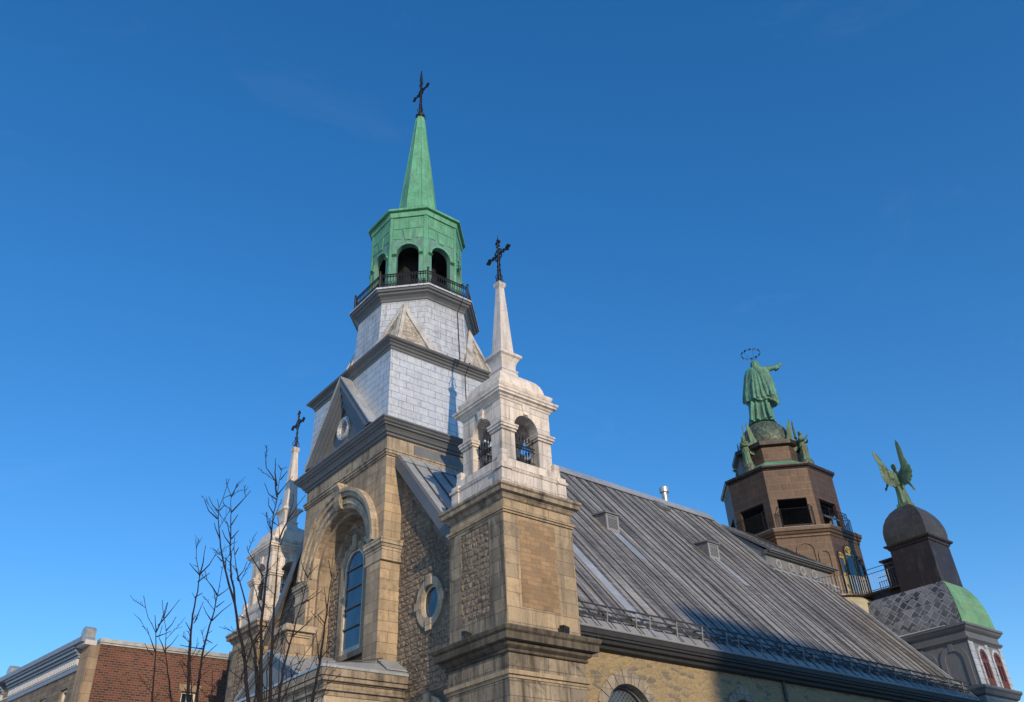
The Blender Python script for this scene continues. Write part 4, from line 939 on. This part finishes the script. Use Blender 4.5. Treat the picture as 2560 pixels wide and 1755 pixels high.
def hand(mb, wrist, direc, up, s):
    w = Vector(wrist); d = Vector(direc).normalized(); side = d.cross(Vector(up)).normalized(); n = side.cross(d)
    mb.rings([[tuple(w+d*t+side*(a*ws)+n*(c*.022*s)) for a,c in ((-1,-1),(1,-1),(1,1),(-1,1))] for t,ws in ((0,.030*s),(.05*s,.042*s),(.10*s,.045*s))])
    for i,(o,l) in enumerate(((-.033,.075),(-.011,.09),(.011,.085),(.033,.065))):
        p = w+d*.09*s+side*o*s; mb.tube([p, p+d*l*.5*s, p+d*l*s-n*.02*s], [.0105*s,.010*s,.007*s], 6)
    p = w+d*.03*s-side*.035*s; mb.tube([p, p-side*.035*s+d*.03*s, p-side*.045*s+d*.065*s], [.013*s,.011*s,.008*s], 6)
# the large crowned woman
w_ = Vector((27,-43.6,0)).normalized()
mary = empty('woman_statue', (SX,0,26.92), 'large green copper statue of a robed woman, one arm held out, above the dome', 'statue', rz=math.atan2(w_.y,w_.x))
b = MB(); N = 72
lean = lambda z: .05+.36*z/4.6
R = []
for z,rx,ry,fo in ((-.05,.86,.66,.05),(.1,.80,.62,.06),(.6,.72,.58,.06),(1.2,.72,.56,.05),(2.0,.68,.52,.04),(2.8,.56,.44,.03),(3.4,.58,.40,.02),(3.85,.56,.36,.01),(4.02,.40,.28,0),(4.1,.2,.2,0)):
    R.append(ell(lean(z), 0, z, rx, ry, N, fo, 8, z*.3))
b.rings(R)
R = []   # mantle: wider, cut off at a slanting hem
for z,rx,ry,fo,cx in ((1.35,1.06,.72,.06,.30),(1.6,1.08,.72,.065,.28),(2.3,.98,.64,.06,.28),(3.0,.84,.56,.05,.30),(3.6,.74,.48,.035,.33),(3.98,.60,.38,.02,.36),(4.08,.3,.2,0,.38)):
    P = ell(cx, -.03, z, rx, ry, N, fo, 10, 1+z*.25)
    if z < 2: P = [(x,y,zz+(-.22*(x-cx) if z < 1.5 else -.1*(x-cx))+.10*math.sin(5*math.atan2(y,x-cx))) for x,y,zz in P]
    R.append(P)
b.rings(R)
for a0,w0 in ((-.35,.10),(-.1,.13),(.2,.10),(.5,.12),(.75,.1)):   # deep fold ridges on the back
    b.tube([(.33+a0*.35,-.44,3.75),(.30+a0*.7,-.58,3.0),(.28+a0*.9,-.70,2.2),(.26+a0*1.05,-.74,1.5)], [.05,w0*.8,w0,w0*.8], 8)
for a0 in (-.6,-.2,.25,.6): b.tube([(.15+a0*.7,-.50,1.6),(.08+a0*.85,-.58,.8),(.05+a0*1.0,-.66,0)], [.08,.10,.11], 8)
ball(b, (.42,.08,4.30), (.235,.27,.33))
b.tube([(.40,.03,4.0),(.41,.06,4.2)], .14, 10)
b.tube([(.80,.02,3.90),(1.25,.10,3.88),(1.72,.16,3.97),(1.95,.18,4.02)], [.23,.19,.15,.09], 12)
b.tube([(1.05,.06,3.8),(1.1,.05,3.3),(1.15,0,2.6),(1.22,-.05,1.75)], [.16,.17,.22,.16], 10)  # mantle falling from the arm
b.tube([(1.66,.15,3.90),(1.74,.16,3.74)], [.15,.19], 10)
b.tube([(.0,.15,3.85),(-.05,.55,3.7),(-.0,.95,3.75),(0,1.25,3.85)], [.21,.18,.15,.09], 12)
hand(b, (1.95,.18,4.02), (.45,.05,1.0), (0,1,0), 2.0); hand(b, (0,1.25,3.85), (0,.6,.8), (1,0,0), 2.0)
ball(b, (.45,.33,4.29), (.04,.06,.05)); ball(b, (.36,.31,4.34), (.035,.03,.02)); ball(b, (.53,.31,4.34), (.035,.03,.02)); ball(b, (.45,.325,4.17), (.07,.02,.02))
body = b.build('body', M['statue'], mary); remesh(body, .036)
b = MB()
R = [ell(.42-.02*(4.55-z), -.02-.16*min(1,(4.62-z)), z, rx, ry, 48, .05, 12, z*2) for z,rx,ry in ((3.05,.20,.10),(3.3,.27,.15),(3.7,.30,.20),(4.0,.29,.24),(4.25,.30,.29),(4.45,.27,.28),(4.58,.18,.2),(4.64,.05,.06))]
b.rings(R)
hair = b.build('hair', M['statue'], mary); remesh(hair, .036)
b = MB(); hc = (.30,.05,5.27); n = 12
for i in range(n):
    a0,a1 = 2*math.pi*i/n, 2*math.pi*(i+1)/n
    b.tube([(hc[0]+.62*math.cos(a),hc[1]+.62*math.sin(a),hc[2]) for a in (a0,(a0+a1)/2,a1)], .008, 5)
for i in range(n):
    a = 2*math.pi*i/n; c = Vector((hc[0]+.62*math.cos(a),hc[1]+.62*math.sin(a),hc[2])); rdir = Vector((math.cos(a),math.sin(a),0)); P = []
    for j in range(10):
        r = .12 if j % 2 == 0 else .05; t = math.pi*j/5
        P.append(c+(Vector((-rdir.y,rdir.x,0))*math.sin(t)+Vector((0,0,1))*math.cos(t))*r)
    b.prism([p-rdir*.012 for p in P], rdir*.024)
for s in (-1,1): b.tube([(.42+s*.05,.0,4.58),(hc[0]+s*.42,hc[1]+.42*s,hc[2])], .010, 4)
b.tube([(.42,-.05,4.58),(hc[0]+.2,hc[1]-.58,hc[2])], .010, 4)
b.build('star_halo', M['iron'], mary)
def wing(mb, s, spread, H, sweep=.0, tall=1.0):
    out = [(.05,1.60),(.04,1.25),(.12,1.02),(.24,.90),(.36,.84),(.44,.90),(.54,.86),(.62,.96),(.70,.96),(.76,1.08),(.84,1.14),(.85,1.28),(.92,1.40),(.88,1.54),(.93,1.70),(.88,1.84),(.93,2.00),(.92,2.2),(1.00,2.45),(1.08,2.75),(1.13,3.05),(1.10,3.30),(.98,3.12),(.86,2.80),(.76,2.50),(.66,2.24),(.54,2.02),(.40,1.84),(.26,1.72),(.14,1.66)]
    out = [(a-max(0,z-1.6)*sweep, z if z < 1.6 else 1.6+(z-1.6)*tall) for a,z in out]
    n = len(out); c = math.cos(spread); si = math.sin(spread); V = []
    def P(a,z,o):
        bow = .10*math.sin(min(1,a/.8)*math.pi)+.06*(max(0,z-1.8))
        return (s*(a*c+ o*si), -.16-a*si*1.0-bow*.6+o*c, z)
    cen = (.36,1.45)
    loops = []
    for k in (1.0,.8,.55): loops.append([(cen[0]+(a-cen[0])*(k if k<1 else 1), cen[1]+(z-cen[1])*k) for a,z in out])
    F = []
    for li,(l,o) in enumerate(zip(loops,(.012,.035,.05))):
        V += [P(a,z,o) for a,z in l]
    for li in range(2):
        for i in range(n): j=(i+1)%n; F.append((li*n+i,li*n+j,(li+1)*n+j,(li+1)*n+i))
    tr = tessellate_polygon([[Vector((a,z,0)) for a,z in loops[2]]]); F += [tuple(2*n+i for i in t) for t in tr]
    m = len(V); V += [P(a,z,-o) for l,o in zip(loops,(.012,.035,.05)) for a,z in l]
    F += [tuple(m+i for i in t[::-1]) for t in F[:]]
    F += [(i,(i+1)%n,m+(i+1)%n,m+i) for i in range(n)]
    mb.add(V, F)
    # feather quills
    for i in range(2,24):
        a,z = out[i]; q = (cen[0]+(a-cen[0])*.25, cen[1]+(z-cen[1])*.25)
        for o in (.045,-.045): mb.tube([P(*q,o),P((q[0]+a)/2,(q[1]+z)/2,o*.9),P(a*.98,z*.995,o*.3)], [.018,.016,.008], 4)
def make_angel(name, loc, rz, label, H, arms, spread=(.7,.7), group=None, sweep=(.5,.5), tall=(1,1)):
    k = H/2.2
    r = empty(name, loc, label, 'angel statue', group, rz); r.scale = (k,k,k)
    b = MB(); N = 48
    b.rings([ell(0,dy,z,rx,ry,N,fo,8,z) for z,rx,ry,fo,dy in ((0,.34,.30,.06,0),(.1,.31,.28,.07,0),(.5,.25,.24,.07,.02),(.9,.24,.22,.06,.03),(1.15,.20,.18,.04,.03),(1.35,.22,.18,.02,.01),(1.6,.26,.18,.01,0),(1.76,.22,.14,0,0),(1.83,.08,.08,0,0))])
    b.rings([ell(0,.0,z,rx,ry,N,fo,9,2+z) for z,rx,ry,fo in ((1.0,.30,.25,.08),(1.12,.27,.23,.06),(1.3,.22,.19,.03))])
    b.tube([(0,0,1.75),(0,.03,1.95)], .075, 8); ball(b, (0,.03,2.05), (.115,.13,.15)); ball(b, (0,.155,2.03), (.02,.035,.025),8)
    for sgn,pts in arms:
        b.tube(pts, [.095,.085,.07,.045][:len(pts)], 10); p,q = Vector(pts[-2]),Vector(pts[-1]); hand(b, q, q-p, (0,1,.2), 1.15)
    o = b.build('body', M['angel'], r); remesh(o, .024)
    b = MB(); ball(b, (0,0,2.09), (.135,.135,.135)); ball(b, (0,-.07,1.97), (.11,.08,.11)); o = b.build('hair', M['angel'], r); remesh(o, .03)
    for s,sp,sw,tl in ((-1,spread[0],sweep[0],tall[0]),(1,spread[1],sweep[1],tall[1])):
        b = MB(); wing(b, s, sp, H, sw, tl); b.build('wing', M['wing'], r)
    return r
pray = [(-1,[(-.24,.0,1.66),(-.27,.12,1.40),(-.10,.30,1.42),(-.03,.36,1.50)]),(1,[(.24,.0,1.66),(.27,.12,1.40),(.10,.30,1.42),(.03,.36,1.50)])]
hold = [(-1,[(-.24,.0,1.66),(-.28,.10,1.38),(-.12,.34,1.34),(.0,.42,1.40)]),(1,[(.24,.0,1.66),(.27,.14,1.42),(.20,.38,1.46),(.16,.50,1.56)])]
for k,lab,arm in ((0,'green winged angel at the front left of the statue dome, hands folded',pray),(2,'green winged angel at the right side of the statue dome, hands held out',hold),(6,'mostly hidden green angel left of the dome, only its wing tip showing',pray)):
    n = Vector((math.cos(math.pi+k*math.pi/4), math.sin(math.pi+k*math.pi/4),0))
    make_angel('angel_statue', (SX+n.x*2.42, n.y*2.42, 23.3), math.atan2(n.y,n.x)-math.pi/2, lab, 2.0, arm, (.85,.85), 'angels around the statue dome')
low = [(-1,[(-.24,.0,1.66),(-.40,.05,1.42),(-.52,.10,1.18),(-.60,.14,1.02)]),(1,[(.24,.0,1.66),(.42,.06,1.42),(.60,.14,1.16),(.72,.2,.98)])]
make_angel('angel_statue', (TX,TY,18.48), math.atan2(w_.y,w_.x)+.25, 'lone green winged angel with lowered arms, on the brown copper dome of the rear turret', 2.3, low, (.25,1.05), None, (.05,.38), (.74,1.0))

# ------------------------------------------------------------------ red brick building at the left
bb = empty('brick_building', (-7.33,14,0), 'red brick building with a grey stone front and blue grey cornice, left of the chapel', 'building')
O = Vector((-7.33,14,0))
def bl(mb, name, mat, par=None):
    mb.v = [tuple(Vector(p)-O) for p in mb.v]
    o = mb.build(name, mat, par or bb); return o
f = FY(14)
b = MB(); b.wall(f, [(-6.95,0),(-6.95,12.08),(12,12.08),(12,0)], [rect(-3.08,-2.40,9.0,10.5)], 0, -.35); b.box(11.6,12,14.35,24,0,12.0); bw = bl(b, 'brick_wall', M['brick'])
b = MB(); 
b.prism([f(a,.02,z) for a,z in ((-3.25,10.80),(-2.20,10.80),(-2.32,10.49),(-3.16,10.49))], (0,.2,0)); bl(b, 'window_lintel', M['sandquoin'], bw)
b = MB(); b.ring(f, rect(-3.0,-2.48,9.0,10.42), rect(-3.08,-2.40,9.0,10.5), -.12, -.2); b.fbox(f,-2.77,-2.71,9.0,10.42,-.13,-.2); bl(b, 'window_frame', M['frame'], bw)
b = MB(); b.add([f(a,-.2,z) for a,z in rect(-3.08,-2.40,9.0,10.5)], [(0,1,2,3)]); bl(b, 'window_glass', M['glass'], bw)
b = MB(); b.box(-7.0,12,13.93,14.4,12.08,12.16); b.box(-7.02,12,13.88,14.45,12.16,12.33); bl(b, 'coping', M['steel'])
fu = Vector((-.119,.993,0)).normalized(); fn = Vector((-fu.y,fu.x,0)); FF = frame((-7.33,14,0), fu, fn)
b = MB(); b.wall(FF, [(.0,0),(.0,12.0),(30,12.0),(30,0)], [rect(1.62,2.4,8.6,10.53),rect(3.95,4.7,8.6,10.5),rect(6.2,6.95,8.6,10.5)]+[rect(10.6+i*2.3,11.35+i*2.3,8.6,10.5) for i in range(4)], -.02, -.4); sw = bl(b, 'stone_front', M['brickfront'])
b = MB(); b.fbox(FF,8.95,9.75,0,12.0,-.1,.05); bl(b, 'corner_pilaster', M['sandquoin'])
b = MB(); b.fbox(FF,-.04,.86,0,12.0,-.3,.05); b.box(-7.34,-6.95,13.97,14.4,0,12.08); bl(b, 'corner_pilaster', M['sandquoin'])
b = MB()
for a0,a1 in ((.86,8.95),(9.75,29)):
    b.fbox(FF,a0,a1,11.1,11.3,-.1,.05)
    for i,(z0,z1,d) in enumerate(((11.62,11.72,.12),(11.74,11.84,.2),(11.86,11.98,.3),(12.0,12.1,.38))): b.fbox(FF,a0,a1,z0,z1,-.1,d)
b.fbox(FF,-.05,29,12.1,12.32,-.1,.46); bl(b, 'cornice', M['bluepaint'])
b = MB()
a = .95
while a < 8.9: b.fbox(FF,a,a+.12,11.36,11.6,-.05,.12); a += .2
a = 9.85
while a < 29: b.fbox(FF,a,a+.12,11.36,11.6,-.05,.12); a += .2
b.fbox(FF,.86,29,11.3,11.36,-.05,.08); bl(b, 'dentil_band', M['ltpaint'])
b = MB(); b.fbox(FF,-.06,.9,12.0,12.2,-.2,.30); bl(b, 'pilaster_cap', M['ltpaint'])
for c in (.45,9.2):
    b = MB(); P = [(c-.3,12.32)]+[(c-.3*math.cos(math.pi*i/10),12.6+.26*math.sin(math.pi*i/10)) for i in range(11)]+[(c+.3,12.32)]
    b.prism([FF(a,.25,z) for a,z in P], -fn*.42); bl(b, 'rounded_finial', M['steel'])
for (a0,a1) in ((1.62,2.4),(3.95,4.7),(6.2,6.95))+tuple((10.6+i*2.3,11.35+i*2.3) for i in range(4)):
    b = MB(); b.ring(FF, rect(a0+.1,a1-.1,8.6,10.42), rect(a0,a1,8.6,10.5), -.12, -.22); w = bl(b, 'window_frame', M['frame'], sw)
    b = MB(); b.add([FF(a,-.22,z) for a,z in rect(a0,a1,8.6,10.5)], [(0,1,2,3)]); bl(b, 'pane', M['glass'], w)
b = MB(); P = [FF(a,-.3,0) for a in (0,29)]; b.prism([(-7.1,14.3,12.0),(11.8,14.3,12.0),(11.8,40,12.0),(-10,40,12.0)], (0,0,.06)); bl(b, 'roof', M['guard'])
# ------------------------------------------------------------------ unseen building, its distance, height and sloping top shaped to shade the nave
oh = empty('street_building', (14,-101,0), 'unseen tall brick building, its distance and sloping top set to shade the nave', 'building')
b = MB(); b.prism([(-32.6,-6,0),(-32.6,-6,38.6),(40,-6,30.4),(40,-6,0)], (0,12,0)); ob = b.build('wall', M['houses'], oh)
b = MB(); b.prism([(-32.8,-6.3,38.62),(-32.8,-6.3,39.02),(40.3,-6.3,30.8),(40.3,-6.3,30.4)], (0,12.6,0)); b.build('roof', M['guard'], oh)
for i in range(9):
    for j in range(7):
        b = MB(); b.box(-14.5+i*4.5,-13.2+i*4.5,6.0,6.06,2+j*3.9,4.1+j*3.9); b.build('window', M['glass'], ob)
# ------------------------------------------------------------------ bare saplings in front of the chapel
TREES = {"A":[[-12.61,-12.72],[[[-12.76,-12.66,4.51],[-12.82,-12.63,5.23],[-12.87,-12.61,5.57],[-13.02,-12.55,5.8],[-13.09,-12.52,5.95],[-13.14,-12.5,6.15]],[[-12.87,-12.61,5.57],[-12.83,-12.63,5.72],[-12.79,-12.65,6.05]],[[-12.87,-12.61,5.58],[-12.93,-12.59,5.84]],[[-12.86,-12.62,5.67],[-12.76,-12.66,5.85],[-12.62,-12.71,6.11]],[[-12.85,-12.62,5.28],[-13.01,-12.55,5.64]],[[-12.86,-12.62,5.49],[-12.75,-12.66,5.54],[-12.66,-12.7,5.6]],[[-12.85,-12.62,5.21],[-12.93,-12.59,5.28],[-13.0,-12.56,5.39]]]],"B":[[-12.05,-12.3],[[[-12.3,-12.2,4.63],[-12.49,-12.12,5.33],[-12.55,-12.09,5.76],[-12.62,-12.07,5.97],[-12.69,-12.04,6.27]],[[-12.55,-12.09,5.76],[-12.49,-12.12,5.87],[-12.44,-12.14,6.0]],[[-12.62,-12.07,5.97],[-12.6,-12.07,6.24]],[[-12.51,-12.11,5.46],[-12.43,-12.14,5.55],[-12.36,-12.17,5.7]],[[-12.52,-12.11,5.41],[-12.63,-12.06,5.65],[-12.62,-12.07,5.84]]]],"C":[[-12.37,-13.68],[[[-12.53,-13.61,4.36],[-12.63,-13.58,5.05],[-12.66,-13.56,5.65],[-12.65,-13.56,6.01],[-12.65,-13.57,6.26],[-12.73,-13.53,6.54],[-12.79,-13.51,6.87]],[[-12.65,-13.57,6.26],[-12.63,-13.57,6.49],[-12.63,-13.57,6.77]],[[-12.65,-13.57,6.27],[-12.75,-13.52,6.38],[-12.82,-13.5,6.46]],[[-12.65,-13.57,6.28],[-12.54,-13.61,6.45],[-12.44,-13.65,6.73]],[[-12.6,-13.59,5.55],[-12.54,-13.61,5.85]],[[-12.63,-13.57,5.52],[-12.58,-13.59,5.6]],[[-12.64,-13.57,5.37],[-12.74,-13.53,5.53]],[[-12.66,-13.56,5.91],[-12.57,-13.6,5.99]],[[-12.66,-13.56,6.16],[-12.51,-13.62,6.32]],[[-12.43,-13.65,4.37],[-12.45,-13.65,5.01],[-12.42,-13.66,5.36],[-12.38,-13.67,5.61],[-12.36,-13.68,5.97],[-12.35,-13.69,6.21],[-12.34,-13.69,6.4],[-12.31,-13.7,6.57]],[[-12.36,-13.68,5.97],[-12.53,-13.61,6.2],[-12.59,-13.59,6.36]],[[-12.35,-13.69,5.95],[-12.19,-13.75,6.12]],[[-12.38,-13.68,5.56],[-12.26,-13.72,5.72],[-12.14,-13.77,5.85]],[[-12.4,-13.67,5.56],[-12.48,-13.63,5.68],[-12.53,-13.62,5.78]],[[-12.36,-13.68,5.77],[-12.25,-13.73,5.88]],[[-12.43,-13.66,5.28],[-12.33,-13.7,5.22]],[[-12.43,-13.66,5.01],[-12.26,-13.72,5.21]],[[-12.45,-13.65,5.13],[-12.77,-13.52,5.18]],[[-12.48,-13.63,4.37],[-12.57,-13.6,4.81],[-12.63,-13.57,5.32]],[[-12.22,-13.74,4.37],[-12.28,-13.72,4.82]],[[-12.25,-13.73,4.59],[-12.14,-13.78,4.73]],[[-12.25,-13.73,4.59],[-12.36,-13.69,4.65]]]],"D":[[-11.96,-15.14],[[[-12.21,-15.04,4.14],[-12.34,-14.99,4.78],[-12.45,-14.94,5.15],[-12.54,-14.91,5.47],[-12.65,-14.86,5.78],[-12.76,-14.82,6.07],[-12.86,-14.78,6.45],[-12.92,-14.75,6.78],[-12.93,-14.75,6.94],[-12.87,-14.77,7.25],[-12.85,-14.78,7.44]],[[-12.92,-14.75,6.77],[-13.06,-14.7,6.88],[-13.14,-14.66,7.05]],[[-12.93,-14.75,6.88],[-13.02,-14.71,6.98],[-13.09,-14.68,7.11]],[[-12.92,-14.75,6.89],[-12.86,-14.78,6.99]],[[-12.85,-14.78,6.45],[-12.94,-14.74,6.62],[-12.96,-14.74,6.69]],[[-12.78,-14.81,6.1],[-12.86,-14.78,6.18]],[[-12.72,-14.83,5.98],[-12.74,-14.83,6.17]],[[-12.53,-14.91,5.47],[-12.62,-14.88,5.83],[-12.7,-14.84,6.33],[-12.75,-14.82,6.77],[-12.79,-14.81,7.13],[-12.87,-14.77,7.33],[-12.89,-14.76,7.43]],[[-12.79,-14.81,7.13],[-12.75,-14.82,7.25],[-12.73,-14.83,7.37]],[[-12.75,-14.82,6.88],[-12.65,-14.86,7.04],[-12.53,-14.91,7.26]],[[-12.69,-14.84,6.36],[-12.79,-14.8,6.48],[-12.84,-14.78,6.59]],[[-12.71,-14.84,6.46],[-12.79,-14.8,6.72]],[[-12.73,-14.83,6.67],[-12.66,-14.86,6.85]],[[-12.69,-14.84,6.46],[-12.62,-14.88,6.6]],[[-12.09,-15.09,4.14],[-12.2,-15.04,4.79],[-12.33,-14.99,5.24],[-12.46,-14.94,5.65],[-12.57,-14.9,5.96],[-12.65,-14.86,6.33],[-12.66,-14.86,6.49]],[[-12.55,-14.9,5.86],[-12.49,-14.93,5.99],[-12.45,-14.94,6.12]],[[-12.53,-14.91,5.81],[-12.57,-14.89,6.01]],[[-12.62,-14.87,6.21],[-12.59,-14.89,6.33]],[[-12.23,-15.03,4.92],[-12.14,-15.07,5.07],[-12.05,-15.11,5.35]],[[-12.06,-15.1,4.14],[-12.14,-15.07,4.9],[-12.17,-15.06,5.37],[-12.17,-15.06,5.86],[-12.17,-15.06,6.37],[-12.17,-15.06,6.9],[-12.15,-15.06,7.18],[-12.15,-15.06,7.46],[-12.13,-15.07,7.66],[-12.06,-15.1,7.72]],[[-12.15,-15.06,7.18],[-12.2,-15.04,7.45],[-12.35,-14.98,7.68],[-12.4,-14.96,7.95]],[[-12.17,-15.06,7.37],[-12.22,-15.04,7.6],[-12.24,-15.03,7.85]],[[-12.13,-15.07,7.65],[-12.19,-15.05,7.74]],[[-12.15,-15.06,7.14],[-12.27,-15.02,7.22],[-12.35,-14.98,7.41]],[[-12.17,-15.06,6.9],[-12.26,-15.02,7.03],[-12.27,-15.02,7.17]],[[-12.17,-15.06,6.61],[-12.25,-15.02,6.76],[-12.28,-15.01,6.93]],[[-12.14,-15.07,7.23],[-12.06,-15.1,7.38],[-11.96,-15.14,7.56]],[[-12.13,-15.07,7.49],[-12.05,-15.11,7.64]],[[-12.21,-15.04,5.91],[-12.45,-14.94,6.27],[-12.48,-14.93,6.36]],[[-12.15,-15.07,4.14],[-12.08,-15.09,4.52],[-11.95,-15.15,4.8],[-11.84,-15.19,5.05]],[[-12.13,-15.07,4.14],[-12.15,-15.07,4.79],[-12.22,-15.04,5.06]],[[-11.99,-15.13,4.15],[-12.03,-15.11,4.57],[-11.93,-15.16,4.91],[-11.92,-15.16,5.21]],[[-12.03,-15.11,4.35],[-12.21,-15.04,4.72],[-12.41,-14.96,4.8]],[[-12.13,-15.07,4.52],[-12.31,-15.0,4.65],[-12.44,-14.95,4.89]],[[-12.0,-15.13,4.91],[-11.88,-15.17,5.22],[-11.77,-15.22,5.41]],[[-12.17,-15.06,5.37],[-12.29,-15.01,5.65],[-12.33,-14.99,5.78]],[[-12.14,-15.07,4.9],[-12.06,-15.1,5.12],[-12.04,-15.11,5.28]],[[-11.95,-15.15,4.15],[-12.0,-15.13,4.91],[-12.03,-15.11,5.62],[-12.05,-15.11,6.25],[-12.05,-15.1,6.56],[-12.11,-15.08,6.85]],[[-12.05,-15.11,6.51],[-11.97,-15.14,6.78],[-11.91,-15.16,7.12],[-11.92,-15.16,7.25]],[[-11.96,-15.14,6.84],[-11.85,-15.19,7.09],[-11.75,-15.23,7.26]],[[-12.03,-15.12,6.4],[-11.99,-15.13,6.65]],[[-12.15,-15.06,5.14],[-12.24,-15.03,4.95],[-12.41,-14.96,4.14]]]],"E":[[-10.8,-13.89],[[[-11.17,-13.74,4.46],[-11.15,-13.75,4.94],[-11.07,-13.78,5.46],[-10.97,-13.82,6.0],[-10.91,-13.84,6.45],[-10.87,-13.86,6.75]],[[-10.91,-13.84,6.45],[-11.01,-13.8,6.64],[-11.04,-13.79,6.76]],[[-10.91,-13.84,6.48],[-10.77,-13.9,6.69]],[[-10.97,-13.82,6.0],[-10.81,-13.88,6.12],[-10.67,-13.94,6.25]],[[-11.0,-13.8,5.78],[-10.91,-13.84,5.89]],[[-11.05,-13.78,5.48],[-10.87,-13.86,5.68],[-10.7,-13.93,5.96]],[[-11.1,-13.77,5.32],[-11.23,-13.71,5.58]],[[-10.69,-13.93,4.47],[-10.62,-13.96,5.13],[-10.58,-13.98,5.88],[-10.54,-13.99,6.5],[-10.54,-13.99,6.91]],[[-10.57,-13.98,5.93],[-10.64,-13.95,6.29]],[[-10.54,-13.99,6.5],[-10.61,-13.96,6.78]],[[-10.61,-13.96,5.13],[-10.39,-14.05,5.48]],[[-10.6,-13.97,5.69],[-10.71,-13.92,5.85]],[[-10.63,-13.96,5.08],[-10.72,-13.92,5.6]],[[-11.26,-13.7,4.46],[-11.17,-13.73,4.74],[-11.02,-13.8,5.12],[-10.93,-13.83,5.23]],[[-10.96,-13.82,4.46],[-10.93,-13.83,4.89],[-10.85,-13.87,5.12]],[[-10.77,-13.9,4.47],[-10.83,-13.88,4.82],[-10.67,-13.94,5.23],[-10.65,-13.95,5.37]],[[-10.56,-13.98,4.47],[-10.47,-14.02,4.88],[-10.36,-14.07,5.01]],[[-10.66,-13.94,4.55],[-10.52,-14.0,4.95],[-10.51,-14.0,5.11]],[[-11.1,-13.76,4.94],[-11.19,-13.73,5.19],[-11.16,-13.74,5.35]],[[-11.12,-13.75,4.46],[-10.98,-13.81,4.94],[-10.78,-13.89,5.33],[-10.69,-13.93,5.6]],[[-11.19,-13.73,4.69],[-11.21,-13.72,5.06],[-11.19,-13.73,5.45]]]]}
labs = {'A':'leftmost thin bare sapling in front of the red brick wall','B':'short thin bare sapling, second from the left, in front of the red brick wall','C':'two-stemmed bare sapling in front of the right half of the brick wall','D':'tallest many-stemmed bare sapling crossing the left turret','E':'bare sapling with thin twigs in front of the bell tower arch'}
for k,(base,stems) in TREES.items():
    r = empty('bare_sapling', (base[0],base[1],0), labs[k], 'tree', 'bare saplings in front of the chapel')
    o = Vector((base[0],base[1],0)); fork = o+Vector((0,0,1.9))
    rr_ = random.Random(k); jitter = {}
    b = MB(); b.tube([(0,0,-.2),(.02,.01,1.0),(0,0,1.95)], [.085,.07,.065], 8); b.build('trunk', M['bark'], r)
    roots = [s for s in stems if s[0][2] < min(q[0][2] for q in stems)+.6]
    allroot = sum([s for s in roots], [])
    for s in stems:
        isroot = s in roots; pts = [Vector(p) for p in s]
        b = MB()
        L = sum((pts[i+1]-pts[i]).length for i in range(len(pts)-1))
        if isroot:
            r0 = .017+.010*min(2.5,L); pts = [fork, (fork+pts[0])/2+Vector((rr_.uniform(-.05,.05),)*3)]+pts
        else: r0 = .009+.007*min(1.0,L)
        m = len(pts)
        # resample, wobble
        P = []; 
        for i in range(m-1):
            n = max(1,int((pts[i+1]-pts[i]).length/.12))
            for j in range(n): P.append(pts[i].lerp(pts[i+1], j/n)+Vector((rr_.gauss(0,1),rr_.gauss(0,1),rr_.gauss(0,1)))*.005)
        P.append(pts[-1]); n = len(P)
        rad_ = [max(.0045, r0*(1-i/(n-1))**.8) for i in range(n)]
        b.tube([p-o for p in P], rad_, 6)
        side = 1
        for i in range(2, n-1):
            if rr_.random() < (.75 if not isroot or P[i].z > 4.2 else .0):
                t = (P[i+1]-P[i-1]).normalized(); a = Vector((rr_.uniform(-1,1),rr_.uniform(-1,1),rr_.uniform(-.3,.6))); a = (a-t*a.dot(t)).normalized()*side; side = -side
                l = rr_.choice((.025,.03,.04,.05,.09)) if rr_.random() < .55 else rr_.uniform(.10,.42)
                dr = (a*.8+t*.8).normalized(); q = P[i]+dr*l
                b.tube([P[i]-o, q-o], [.005,.0035], 4)
                if l > .15:
                    for kk in (.25,.45,.6,.75,.9):
                        a2 = Vector((rr_.uniform(-1,1),rr_.uniform(-1,1),rr_.uniform(-.2,.8))).normalized(); p2 = P[i]+dr*l*kk
                        b.tube([p2-o, p2+(a2*.6+dr*.7)*rr_.uniform(.03,.13)-o], [.0036,.0026], 4)
        b.build('branch', M['bark'], r)
